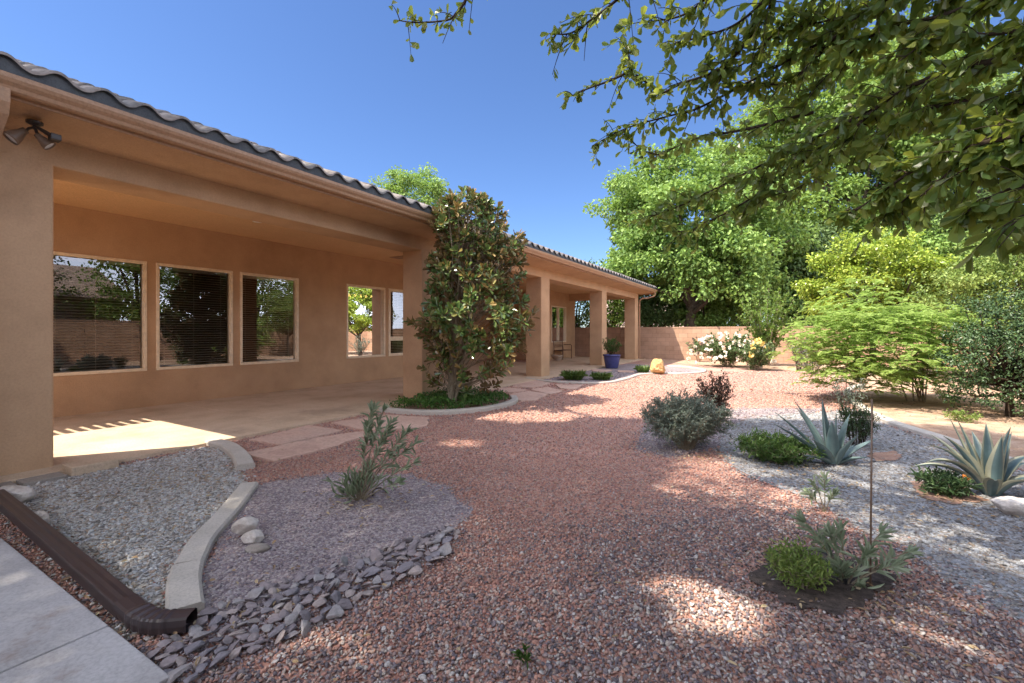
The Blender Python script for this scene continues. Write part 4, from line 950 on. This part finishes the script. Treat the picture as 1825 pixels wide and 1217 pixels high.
# shrubs of the far bed
def flowers(root, pts, r_, mat, name='flower', n=11):
    for c in pts:
        lv = Leaves(); d = rdir(n, .15); lv.add(np.repeat(np.array(c)[None], n, 0)+d*r_*.2, d, rdir(n), r_*R.uniform(.8, 1.1, n), r_*1.0); lv.build(name, mat, root)
rs = shrub('rose_bush', 'broad rose bush covered in white blooms by the far wall', 'bush', (-1.75, 18.6, GZ), 1.45, 1.2, 40, 10, 15, .085, .05, LM['rose'], M['palestem'], ry=.8, up=.4, sr=.009, sublen=.38, lo=.2, hmin=.5)
fp = []
for _ in range(120):
    d = rdir(1)[0]; d[2] = abs(d[2])*1.0
    if np.dot(d, -FV) > -.35: fp.append(d*np.array([1.5, .95, 1.15])+np.array([0, 0, .12]))
flowers(rs, fp, .075, M['petalw'])
rs = shrub('rose_bush', 'smaller rose bush with yellow blooms in front of the white one', 'bush', (-.82, 17.55, GZ), .72, .95, 28, 9, 13, .085, .05, LM['rose'], M['palestem'], up=.4, sr=.009, sublen=.3, lo=.2, hmin=.5)
flowers(rs, [RV*a+UP*b_-FV*c for a, b_, c in ((-.15, .98, .3), (-.05, 1.02, .32), (-.1, .88, .45), (.0, .93, .4), (-.3, .8, .4), (-.38, .55, .45), (.25, .75, .3))], .10, M['petaly'])
shrub('shrub', 'small dusky purple shrub against the far block wall', 'shrub', (-3.15, 21.2, GZ), .5, 1.0, 12, 7, 9, .07, .04, LM['purple'], M['twig'], up=.4, sr=.009, sublen=.25, lo=.35, hmin=.6)
shrub('shrub', 'tall bright green shrub with upright shoots behind the roses', 'shrub', (-.55, 20.0, GZ), 1.1, 2.95, 30, 12, 14, .11, .06, LM['ash2'], M['palestem'], up=.6, sr=.014, sublen=.4, lo=.3, hmin=.55)
shrub('shrub', 'thin grey shrub between the roses and feathery tree', 'shrub', (.45, 18.2, GZ), .45, 1.25, 16, 8, 8, .06, .02, LM['purple'], M['twig'], up=.6, sr=.008, sublen=.3, lo=.2, hmin=.5)
shrub('shrub', 'soft grey green shrub touching the feathery tree', 'shrub', (.75, 16.6, GZ), .7, 1.15, 22, 8, 10, .06, .018, LM['greybush'], M['twig'], up=.5, sr=.008, sublen=.3, lo=.2, hmin=.4)
shrub('shrub', 'little fresh green plant on the tan earth behind the agaves', 'shrub', V2(G(1716, 752)), .2, .13, 16, 4, 8, .04, .02, LM['lime'], M['palestem'], up=.6, sr=.003, sublen=.1, lo=.3, hmin=.5)
shrub('shrub', 'round leafy shrub growing in the blue pot', 'shrub', (-5.25, 15.75, .39), .4, .62, 16, 7, 9, .06, .03, LM['green'], M['twig'], up=.5, sr=.008, sublen=.22, lo=.25, hmin=.5)
# feathery tree: drooping fronds in layers
ft = empty('feathery_tree', (2.15, 11.1, GZ), 'low feathery tree with bright green fern like leaves', 'tree'); mb = MB(); lv = Leaves()
tips = []
for i in range(10):
    a = R.uniform(0, 6.283); rr = math.sqrt(R.random())*.8
    t_ = RV*(-.55+1.3*rr*math.cos(a))+FV*(.9*rr*math.sin(a))+UP*R.uniform(1.1, 1.8)
    b0 = np.array([R.normal(0, .08), R.normal(0, .08), -.02]); st = bez(b0, b0+t_*.25+UP*.6, t_, 8); mb.tube(st, np.linspace(.013, .004, 8), 5, False)
mb.build('trunk', M['palestem'], ft, True); nfr = 0
while nfr < 2700:
    v = R.uniform(-1, 1, 3); rr = np.linalg.norm(v)
    if rr > 1 or rr < .35: continue
    q = 1+.6*mnoise.noise(Vector(v*2.2+3)); o = RV*(-.62+1.62*v[0]*q)+FV*(1.15*v[1]*q)+UP*(1.08+1.0*v[2]*q)
    if o[2] < .22: continue
    nfr += 1; hd = nrm(np.array([v[0]*RV[0]+v[1]*FV[0], v[0]*RV[1]+v[1]*FV[1], 0]))*.6+rdir(1, 0, .4)[0]; hd[2] = hd[2]*.5+.12; hd = nrm(hd); Lf = R.uniform(.14, .28); m_ = 11
    s_ = np.linspace(.1, 1, m_)[:, None]; ax = o+hd*Lf*s_-UP*(.30*Lf*s_**2)*R.uniform(.4, 1.6); sd = nrm(np.cross(hd, UP))
    for sg in (-1, 1):
        dd = nrm(sd*sg+hd*.55+R.normal(0, .12, (m_, 3))); lv.add(ax, dd, UP+R.normal(0, .3, (m_, 3)), Lf*.36*np.sin(np.linspace(.5, 2.9, m_)), Lf*.085)
lv.build('crown', LM['mimosa'], ft)
# trees of the right bed and beyond the walls
def treepix(name, label, px, py, Z, base_y=None, **k):
    p = at(px, py, Z); return tree(name, label, (p[0], p[1], GZ), c=(0, 0, p[2]-GZ), **k)
treepix('citrus_tree', 'rounded yellow green broadleaf tree behind the feathery tree', 1556, 515, 14.2, trunk_h=1.2, trunk_r=.09, rad=(1.85, 1.6, 1.7), mat=LM['yellow'], ncl=260, npl=130, clr=.36, ll=.10, lw=.056, shell=.55, lump=.3, nlimb=18)
treepix('leafy_shrub', 'tall dark green shrub with small leaves at the right edge', 1800, 640, 6.9, trunk_h=.5, trunk_r=.05, rad=(.88, .9, 1.15), mat=LM['dark'], ncl=190, npl=85, clr=.2, ll=.05, lw=.024, shell=.2, lump=.35, nlimb=60, bark='twig', cat='shrub', flat=.7)
treepix('privet_tree', 'light green small leaved tree above the dark right shrub', 1800, 520, 10.5, trunk_h=1.3, trunk_r=.07, rad=(1.5, 1.5, 1.35), mat=LM['lime'], ncl=200, npl=120, clr=.34, ll=.085, lw=.04, shell=.4, lump=.35, nlimb=24)
treepix('ash_tree', 'big spreading ash tree with a forked trunk past the far wall', 1225, 432, 24.0, trunk_h=3.0, trunk_r=.3, rad=(4.6, 4.2, 4.3), mat=LM['ash'], ncl=330, npl=210, clr=.85, ll=.21, lw=.115, shell=.42, lump=.42, lean=(.3, 0), nlimb=26, zcut=-.75)
treepix('ash_tree', 'tallest pale green tree rising behind the big ash', 1510, 280, 29.5, trunk_h=5, trunk_r=.4, rad=(7.0, 5.5, 9.0), mat=LM['ash2'], ncl=480, npl=210, clr=1.25, ll=.25, lw=.14, shell=.42, lump=.42, nlimb=30, zcut=-.9)
treepix('bushy_tree', 'dense bushy tree low over the wall beside the ash trunk', 1330, 500, 25.2, trunk_h=1.6, trunk_r=.2, rad=(3.0, 2.5, 3.0), mat=LM['ash'], ncl=150, npl=190, clr=.8, ll=.2, lw=.11, shell=.4, lump=.25)
treepix('bushy_tree', 'dark shaded tree filling the gap right of the tall shrub', 1455, 500, 23.8, trunk_h=1.6, trunk_r=.2, rad=(2.2, 2.0, 3.0), mat=LM['pine'], ncl=140, npl=180, clr=.75, ll=.2, lw=.1, shell=.35, lump=.25)
treepix('bushy_tree', 'low bright green tree right behind the far wall under the ash', 1255, 530, 24.6, trunk_h=1.2, trunk_r=.14, rad=(2.4, 1.2, 2.0), mat=LM['ash'], ncl=90, npl=150, clr=.7, ll=.18, lw=.1)
treepix('bushy_tree', 'low leafy tree behind the wall left of the tall shrub', 1165, 555, 25.4, trunk_h=1.0, trunk_r=.12, rad=(1.5, 1.0, 1.2), mat=LM['pine'], ncl=60, npl=130, clr=.6, ll=.16, lw=.09)
treepix('bushy_tree', 'green tree behind the wall and the rounded yellow tree', 1600, 505, 24.4, trunk_h=1.5, trunk_r=.16, rad=(3.4, 1.5, 2.9), mat=LM['ash'], ncl=130, npl=170, clr=.8, ll=.2, lw=.1)
treepix('bushy_tree', 'broad green tree beyond the wall at the right edge', 1810, 490, 25.0, trunk_h=1.5, trunk_r=.16, rad=(3.6, 1.5, 3.4), mat=LM['ash2'], ncl=130, npl=160, clr=.85, ll=.2, lw=.11)
treepix('dark_tree', 'dark evergreen tree with bare trunk at the right end', 1735, 340, 26.0, trunk_h=8, trunk_r=.42, rad=(5.0, 4.5, 6.6), mat=LM['pine'], ncl=260, npl=190, clr=1.1, ll=.24, lw=.09, shell=.4, lump=.35, nlimb=30)
treepix('bushy_tree', 'small sunny green tree seen between the far pillars', 1092, 545, 25.5, trunk_h=1.4, trunk_r=.12, rad=(1.6, 1.5, 1.9), mat=LM['ash2'], ncl=60, npl=90, clr=.6, ll=.15, lw=.08)
treepix('bushy_tree', 'dark leafy tree seen past the end of the patio wall', 1030, 545, 25.8, trunk_h=1.4, trunk_r=.14, rad=(2.0, 1.6, 2.3), mat=LM['pine'], ncl=70, npl=90, clr=.7, ll=.15, lw=.08)
treepix('distant_tree', 'pale green treetop showing above the roof', 736, 366, 36.0, trunk_h=8, trunk_r=.4, rad=(2.7, 2.7, 3.0), mat=LM['ash'], ncl=120, npl=110, clr=.8, ll=.22, lw=.12, shell=.5, lump=.3)
tree('bushy_tree', 'dense dark unseen tree added to shade the near wall, mirrored in the left window', (5.2, .1, GZ), 1.4, .16, (0, 0, 3.0), (1.6, 2.6, 2.8), LM['pine'], 260, 150, .7, .15, .08)  # out of view, added to block sky light from the near wall
tree('dark_tree', 'dark unseen evergreen added right of the camera to shade the near wall', (4.6, -2.9, GZ), 1.4, .16, (0, 0, 3.0), (1.6, 1.6, 2.8), LM['pine'], 180, 150, .7, .15, .08)  # added beside it as a screen, darkens the near wall from off frame
tree('bushy_tree', 'dense green unseen tree added on the right to keep light off the near wall', (5.1, 3.2, GZ), 1.2, .14, (0, 0, 2.8), (1.3, 1.5, 2.6), LM['pine'], 200, 150, .6, .14, .075)  # unseen third tree, added to widen the light screen
# out past the right wall, mirrored in the patio windows
tree('bushy_tree', 'leafy green tree reflected in the patio windows', (8.3, 9.8, GZ), 1.8, .2, (0, 0, 3.4), (1.9, 2.4, 2.4), LM['ash2'], 100, 90, .75, .16, .09)
tree('dark_tree', 'dark tree reflected in the left patio window', (7.9, 5.2, GZ), 2.4, .25, (0, 0, 4.0), (1.4, 1.5, 2.6), LM['pine'], 80, 90, .6, .15, .07)
tree('bushy_tree', 'sunlit tree reflected in the far patio window', (8.5, 15.5, GZ), 2.0, .2, (0, 0, 4.0), (2.2, 3.2, 3.2), LM['ash2'], 120, 90, .85, .18, .1)

# grass clumps
def clump(label, px, py, r_, h_, n=150):
    root = empty('grass_clump', V2(G(px, py)), label, 'grass clump', 'grass clumps in the winding kerb bed'); lv = Leaves(); a = R.uniform(0, 6.283, n); rr = r_*np.sqrt(R.random(n))*.6
    p = np.stack([rr*np.cos(a), rr*np.sin(a), np.zeros(n)], 1); d = np.stack([np.cos(a)*.6, np.sin(a)*.6, R.uniform(.6, 1.6, n)], 1)
    lv.add(p, d, R.normal(0, 1, (n, 3)), h_*R.uniform(.6, 1.2, n), .016); 
    for q in (.55,): 
        e = p+nrm(d)*h_*.6; lv.add(e, nrm(d*np.array([1.5, 1.5, -.1])+UP*.1), UP, h_*.5*R.uniform(.6, 1.1, n), .014)
    lv.build('blades', LM['grass'], root); return root
clump('bushy grass clump leftmost in the winding kerb bed', 1022, 677, .34, .27, 320)
clump('second grass clump close to the winding kerb', 1072, 677, .32, .22, 280)
clump('small bright grass clump beside the yellow boulder', 1146, 664, .27, .25, 150)

# ------------------------------------------------------------------ the big tree over the camera
ot = empty('shade_tree', (3.3, -.6, GZ), 'large tree whose dark leafy branches overhang from the top right', 'tree')
oo = np.array([3.3, -.6, GZ]); mb = MB(); tw = MB(); lv = Leaves()
mb.tube(bez(np.array([0, 0, -.2]), np.array([.1, 0, 1.5]), np.array([-.1, .1, 3.0]), 8), np.linspace(.24, .17, 8), 12); mb.build('trunk', M['bark'], ot, True)
BR = [  # px, py, distance along the view axis
 [(1990, 60, 1.75), (1825, 98, 1.95), (1720, 119, 2.1), (1652, 141, 2.2), (1576, 181, 2.35), (1518, 231, 2.5), (1453, 271, 2.7), (1402, 307, 2.85), (1326, 361, 3.05), (1236, 408, 3.3), (1198, 412, 3.4)],
 [(1980, 175, 1.7), (1825, 181, 1.9), (1735, 177, 2.0), (1655, 195, 2.15), (1590, 235, 2.35), (1530, 262, 2.5)],
 [(1640, -60, 2.2), (1518, 36, 2.4), (1449, 108, 2.6), (1402, 148, 2.7), (1348, 148, 2.8)],
 [(1990, 200, 1.6), (1764, 253, 1.85), (1680, 280, 2.0), (1627, 304, 2.1), (1561, 350, 2.25), (1514, 383, 2.35)],
 [(1576, 185, 2.4), (1453, 246, 2.7), (1345, 300, 2.95), (1254, 347, 3.2), (1200, 372, 3.35), (1140, 392, 3.5)],
 [(860, -70, 2.6), (830, 0, 2.7), (814, 22, 2.72), (796, 36, 2.75), (742, 40, 2.85), (708, 36, 2.9)],
 [(1200, -90, 2.2), (1099, 0, 2.35), (1055, 34, 2.45), (1017, 59, 2.5), (980, 60, 2.55)],
 [(1400, -30, 2.4), (1300, 110, 2.7), (1211, 150, 2.9), (1180, 165, 2.95), (1161, 153, 3), (1127, 125, 3.05), (1117, 84, 3.1), (1105, 70, 3.12)],
 [(1127, 125, 3.05), (1086, 144, 3.1), (1050, 157, 3.15), (1016, 172, 3.2)],
 [(1560, 20, 2.4), (1400, 110, 2.7), (1250, 190, 3.0), (1195, 206, 3.1), (1117, 228, 3.2), (1055, 260, 3.3)],
 [(1450, 200, 2.6), (1330, 230, 2.85), (1230, 250, 3.1), (1170, 275, 3.2), (1120, 250, 3.3)],
 [(1900, -70, 1.8), (1700, 20, 2.1), (1560, 60, 2.35), (1480, 130, 2.5), (1420, 190, 2.65)],
 [(1960, 20, 1.7), (1780, 60, 1.95), (1680, 60, 2.1), (1600, 110, 2.2)],
 [(1980, 260, 1.55), (1780, 240, 1.85), (1700, 300, 1.95), (1640, 350, 2.05)],
 [(1990, 330, 1.45), (1850, 330, 1.6), (1790, 340, 1.7), (1745, 370, 1.75)],
 [(1990, 390, 1.4), (1860, 370, 1.55), (1815, 395, 1.6)],
 [(1540, -70, 2.3), (1400, 40, 2.6), (1330, 110, 2.75), (1250, 150, 2.9)],
 [(1430, -70, 2.3), (1330, 30, 2.55), (1270, 60, 2.65), (1190, 80, 2.8)],
 [(1330, -80, 2.2), (1230, 20, 2.5), (1150, 40, 2.6)],
 [(1760, -70, 2.0), (1640, 90, 2.3), (1580, 180, 2.45), (1500, 260, 2.6), (1430, 330, 2.8), (1370, 350, 2.95)],
 [(1890, 120, 1.8), (1760, 220, 2.0), (1700, 262, 2.1), (1640, 330, 2.2), (1570, 392, 2.3)],
 [(1990, 120, 1.6), (1840, 230, 1.75), (1740, 300, 1.9)],
 [(1700, -80, 2.0), (1560, 10, 2.3), (1460, 40, 2.5), (1360, 60, 2.7)],
]
def twig_leaves(lv, o, d, Ln, n, big, hang):
    e = o+d*Ln+np.array([0, 0, -.18*Ln]); st = bez(o, o+d*Ln*.5+UP*.02, e, 5); tw.tube(st-oo, np.linspace(.0035, .0015, 5), 4, False)
    t = R.uniform(.1, 1.0, n)**.8; f = t*4; k = np.minimum(f.astype(int), 3); pp = st[k]+(st[k+1]-st[k])*(f-k)[:, None]
    dd = nrm(d*.45+rdir(n, 0)*.8-UP*hang); lv.add(pp-oo, dd, rdir(n, .5), big*R.uniform(.55, 1.1, n), big*.5*R.uniform(.75, 1.15, n))
for bi, br in enumerate(BR):
    P3 = np.array(smooth_line([at(*q) for q in br], 5)); r0 = .016 if bi < 4 else .010
    tw.tube(P3-oo, np.linspace(r0, .003, len(P3)), 6, False)
    tie = None                 # carry the bough back to the trunk, outside the picture
    if br[0][0] > 1800:
        q = np.array([3.2, -.5, 2.7+R.uniform(-.3, .3)]); tie = bez(q, (q+P3[0])/2+UP*R.uniform(.1, .5)+np.array([*R.normal(0, .3, 2), 0]), P3[0], 14); r1 = .032
    elif br[0][1] < 0:
        q = np.array([2.9, -.2, 3.6]); tie = bez(q, (q+P3[0])/2+UP*R.uniform(.2, .7)+np.array([*R.normal(0, .35, 2), 0]), P3[0], 14); r1 = .024
    if tie is not None:
        w_ = np.sin(np.linspace(0, math.pi, 14))[:, None]*np.array([mnoise.noise_vector(Vector(p*1.7)) for p in tie])*.22; tie = tie+w_
        px, py, Z_ = proj(tie[:-1])
        if not np.any((Z_ > .05) & (py > -15) & (px < 1840) & (px > 0)): tw.tube(tie-oo, np.linspace(r1, r0, 14), 7, False)
        n = 260; k = R.integers(2, 13, n); o_ = tie[k]+(tie[np.minimum(k+1, 13)]-tie[k])*R.random((n, 1))+R.normal(0, .13, (n, 3))
        px, py, Z_ = proj(o_); o_ = o_[~((Z_ > .05) & (py > -70) & (px < 1900) & (px > -50))]; n = len(o_)
        if n: lv.add(o_-oo, nrm(rdir(n)*.8-UP*.4), rdir(n, .5), .065*R.uniform(.6, 1.1, n), .03*R.uniform(.8, 1.1, n))
    seg = np.linalg.norm(np.diff(P3, axis=0), axis=1); tot = seg.sum(); cum = np.concatenate([[0], np.cumsum(seg)])
    dens = 33 if bi not in (5, 8, 10) else 17
    for s in np.arange(R.uniform(0, .04), tot, 1/dens):
        k = min(np.searchsorted(cum, s, 'right')-1, len(seg)-1); o = P3[k]+(P3[k+1]-P3[k])*((s-cum[k])/seg[k]); t = s/tot
        d = nrm(nrm(P3[k+1]-P3[k])*.8+rdir(1, .05, .9)[0]*.9)
        px, py, Z = proj(o); rt = np.clip((px-1050)/700, 0, 1) if px == px else 1
        big = .066+.016*rt; Ln = R.uniform(.08, .30)*(1.0-.4*t)
        twig_leaves(lv, o, d, Ln, int(R.uniform(3, 7)+6*rt), big*R.uniform(.8, 1.15), .45+.3*rt)
        n = 2; lv.add(np.repeat(o[None], n, 0)-oo, nrm(rdir(n)*.8-UP*.4), rdir(n, .5), big*R.uniform(.6, 1.1, n), big*.42)
tw.build('branches', M['twig'], ot, True); lv.build('overhanging_leaves', LM['over'], ot, LEAF_OB)
# upper crown: what throws the dappled shade; built high over the camera
poly = [(-4.6, -4), (-4.6, 3.8), (-3.9, 5.4), (-2.4, 6.5), (-.8, 7.3), (.9, 8.2), (2.0, 8.4), (3.2, 7.2), (7, 6.6), (7, -4)]
LIT = [(1285, 1095, 110, 56, .0), (1200, 1045, 70, 26, .02), (1670, 1120, 115, 58, .02), (1770, 1185, 90, 50, .02), (1430, 882, 75, 15, .06), (1290, 840, 70, 14, .08), (1350, 900, 60, 16, .5), (930, 742, 70, 14, .1), (985, 735, 60, 18, .0), (410, 903, 30, 14, .08), (600, 1140, 90, 20, .08), (500, 1185, 55, 20, .1),
       (830, 935, 26, 14, .05), (1040, 870, 22, 14, .1), (825, 790, 45, 8, .1), (85, 905, 28, 9, .05), (1330, 1040, 30, 22, .3), (1480, 800, 50, 10, .5), (1200, 1035, 20, 14, .4), (1600, 900, 40, 12, .5), (470, 905, 20, 9, .3), (500, 1020, 26, 14, .4), (1230, 745, 60, 8, .5), (760, 885, 40, 9, .5), (1640, 800, 60, 8, .6)]
cen = []
while len(cen) < 3000:
    g_ = R.uniform([-5.5, -5], [7.5, 8.2])
    z = R.uniform(9.0, 13.5)
    cen.append((g_[0]+SUN[0]*(GZ-z)*-1*-1, g_[1]+SUN[1]*(GZ-z)*-1*-1, z))
cen = np.array(cen); cv = Leaves()
for c in cen:
    n = 120; v = rdir(n)*R.random((n, 1))**.4*.72*np.array([1, 1, .5]); p = c+v
    cv.add(p, nrm(v+rdir(n, -.2)), UP*.9+R.normal(0, .4, (n, 3)), R.uniform(.07, .12, n), R.uniform(.04, .065, n))
def keep_canopy(p):
    px, py, Z = proj(p); vis = (Z > 0.05) & (py > -60) & (px > -150) & (px < 1975)
    g_ = p+SUN[None]*((p[:, 2]-GZ)[:, None]); 
    jit = R.normal(0, .06, (len(p), 2)); ok = in_poly(g_[:, :2]+jit, poly)
    gx, gy, gz_ = proj(np.concatenate([g_[:, :2]+jit*.5, np.full((len(p), 1), GZ)], 1))
    pr = np.ones(len(p))
    for a, b_, ra, rb, q in LIT:
        e = ((gx-a)/ra)**2+((gy-b_)/rb)**2
        pr = np.where((e < 1) & (gz_ > 0), np.minimum(pr, q), pr)
    pr = np.where(in_poly(g_[:, :2], [(-.9, 3.7), (2.6, 3.2), (3.0, 5.4), (.3, 5.9), (-1.0, 5.6)]), np.minimum(pr, .25), pr)
    return ~vis & ok & (R.random(len(p)) < pr)
o = cv.build('upper_crown', LM['over'], None, LEAF_OB, keep_canopy)
o.data.transform(Matrix.Translation(Vector(-oo))); o.parent = ot
ml = MB()
for i in range(26):
    c = cen[R.integers(len(cen))]; q, w_, Z_ = proj(c)
    a = np.array([3.2, -.5, 3.0+R.uniform(-.6, .6)]); P3 = bez(a, (a+c)/2+UP*1.8, c, 9); px, py, Z_ = proj(P3)
    if np.any((Z_ > .05) & (py > -40) & (px > -100) & (px < 1925)): continue
    ml.tube(P3-oo, np.linspace(.13, .02, 9), 7, False)
ml.build('limbs', M['bark'], ot, True)

# ================================================================== LIGHT, SKY, CAMERA
SKY_GLOW = 4.0  # gain of the white sky glow added outside the view
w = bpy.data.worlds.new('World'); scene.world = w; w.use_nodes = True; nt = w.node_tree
bg = nt.nodes['Background']; sk = nt.nodes.new('ShaderNodeTexSky'); sk.sky_type = 'NISHITA'; sk.sun_disc = False
ds = -SUN/np.linalg.norm(SUN)
sk.sun_elevation = math.asin(ds[2]); sk.sun_rotation = math.atan2(ds[0], ds[1]); sk.air_density = 1.0; sk.dust_density = .25; sk.ozone_density = 3.5; sk.altitude = 300
# dimmed blue in view; white glow added overhead and right to lift the shade
L = nt.links.new
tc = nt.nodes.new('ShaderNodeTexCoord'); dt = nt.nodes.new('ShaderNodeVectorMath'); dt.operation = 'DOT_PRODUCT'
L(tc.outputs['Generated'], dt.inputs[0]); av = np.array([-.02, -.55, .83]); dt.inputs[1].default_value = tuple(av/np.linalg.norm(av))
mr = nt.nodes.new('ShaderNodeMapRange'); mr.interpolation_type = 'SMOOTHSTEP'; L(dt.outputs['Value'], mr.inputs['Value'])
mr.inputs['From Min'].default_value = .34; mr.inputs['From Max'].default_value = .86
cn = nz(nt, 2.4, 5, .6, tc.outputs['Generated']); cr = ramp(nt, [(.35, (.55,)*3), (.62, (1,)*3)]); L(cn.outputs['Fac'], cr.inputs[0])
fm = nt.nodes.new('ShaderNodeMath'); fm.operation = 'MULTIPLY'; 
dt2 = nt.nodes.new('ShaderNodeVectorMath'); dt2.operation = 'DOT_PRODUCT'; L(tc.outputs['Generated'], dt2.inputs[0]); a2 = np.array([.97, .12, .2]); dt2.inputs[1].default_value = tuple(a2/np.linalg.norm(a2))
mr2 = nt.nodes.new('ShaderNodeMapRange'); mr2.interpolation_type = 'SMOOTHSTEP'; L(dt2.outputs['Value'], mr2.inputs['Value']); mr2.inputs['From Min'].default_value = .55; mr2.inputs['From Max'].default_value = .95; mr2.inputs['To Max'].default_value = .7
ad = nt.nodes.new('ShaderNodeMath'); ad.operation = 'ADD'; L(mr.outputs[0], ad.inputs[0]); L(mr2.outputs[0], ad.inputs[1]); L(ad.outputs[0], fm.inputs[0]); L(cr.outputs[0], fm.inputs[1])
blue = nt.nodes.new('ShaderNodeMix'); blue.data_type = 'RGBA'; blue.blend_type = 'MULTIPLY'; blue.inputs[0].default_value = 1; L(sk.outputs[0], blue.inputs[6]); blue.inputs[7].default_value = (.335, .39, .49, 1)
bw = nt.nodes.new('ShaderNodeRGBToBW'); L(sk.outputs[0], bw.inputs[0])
cl = nt.nodes.new('ShaderNodeMix'); cl.data_type = 'RGBA'; cl.blend_type = 'MULTIPLY'; cl.inputs[0].default_value = 1; L(bw.outputs[0], cl.inputs[6]); cl.inputs[7].default_value = (SKY_GLOW*.92, SKY_GLOW*.95, SKY_GLOW*1.12, 1)
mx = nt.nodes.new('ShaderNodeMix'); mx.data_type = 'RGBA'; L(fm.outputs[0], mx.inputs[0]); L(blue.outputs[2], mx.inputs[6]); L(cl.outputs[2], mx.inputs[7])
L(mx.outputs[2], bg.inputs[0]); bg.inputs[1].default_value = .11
ld = bpy.data.lights.new('sun', 'SUN'); ld.energy = 2.7; ld.angle = math.radians(.5); ld.color = (1, .905, .76)
lo = bpy.data.objects.new('sun', ld); COL.objects.link(lo); lo.rotation_euler = Vector(SUN).to_track_quat('-Z', 'Y').to_euler(); lo.location = (-6, -8, 20)
cd = bpy.data.cameras.new('camera'); co = bpy.data.objects.new('camera', cd); COL.objects.link(co)
cd.sensor_width = 36; cd.lens = F_/1825*36; cd.shift_y = -(608.5-HY)/1825; cd.clip_end = 1000; cd.clip_start = .05
co.location = (0, 0, H); co.rotation_euler = (math.radians(90), 0, TH)
scene.camera = co
vs = scene.view_settings; vs.view_transform = 'Standard'; vs.look = 'None'; vs.gamma = 1; vs.use_curve_mapping = False; vs.exposure = 2.03
scene.cycles.use_denoising = True; scene.cycles.max_bounces = 10; scene.cycles.transparent_max_bounces = 12
scene.cycles.diffuse_bounces = 8; scene.cycles.sample_clamp_indirect = 8
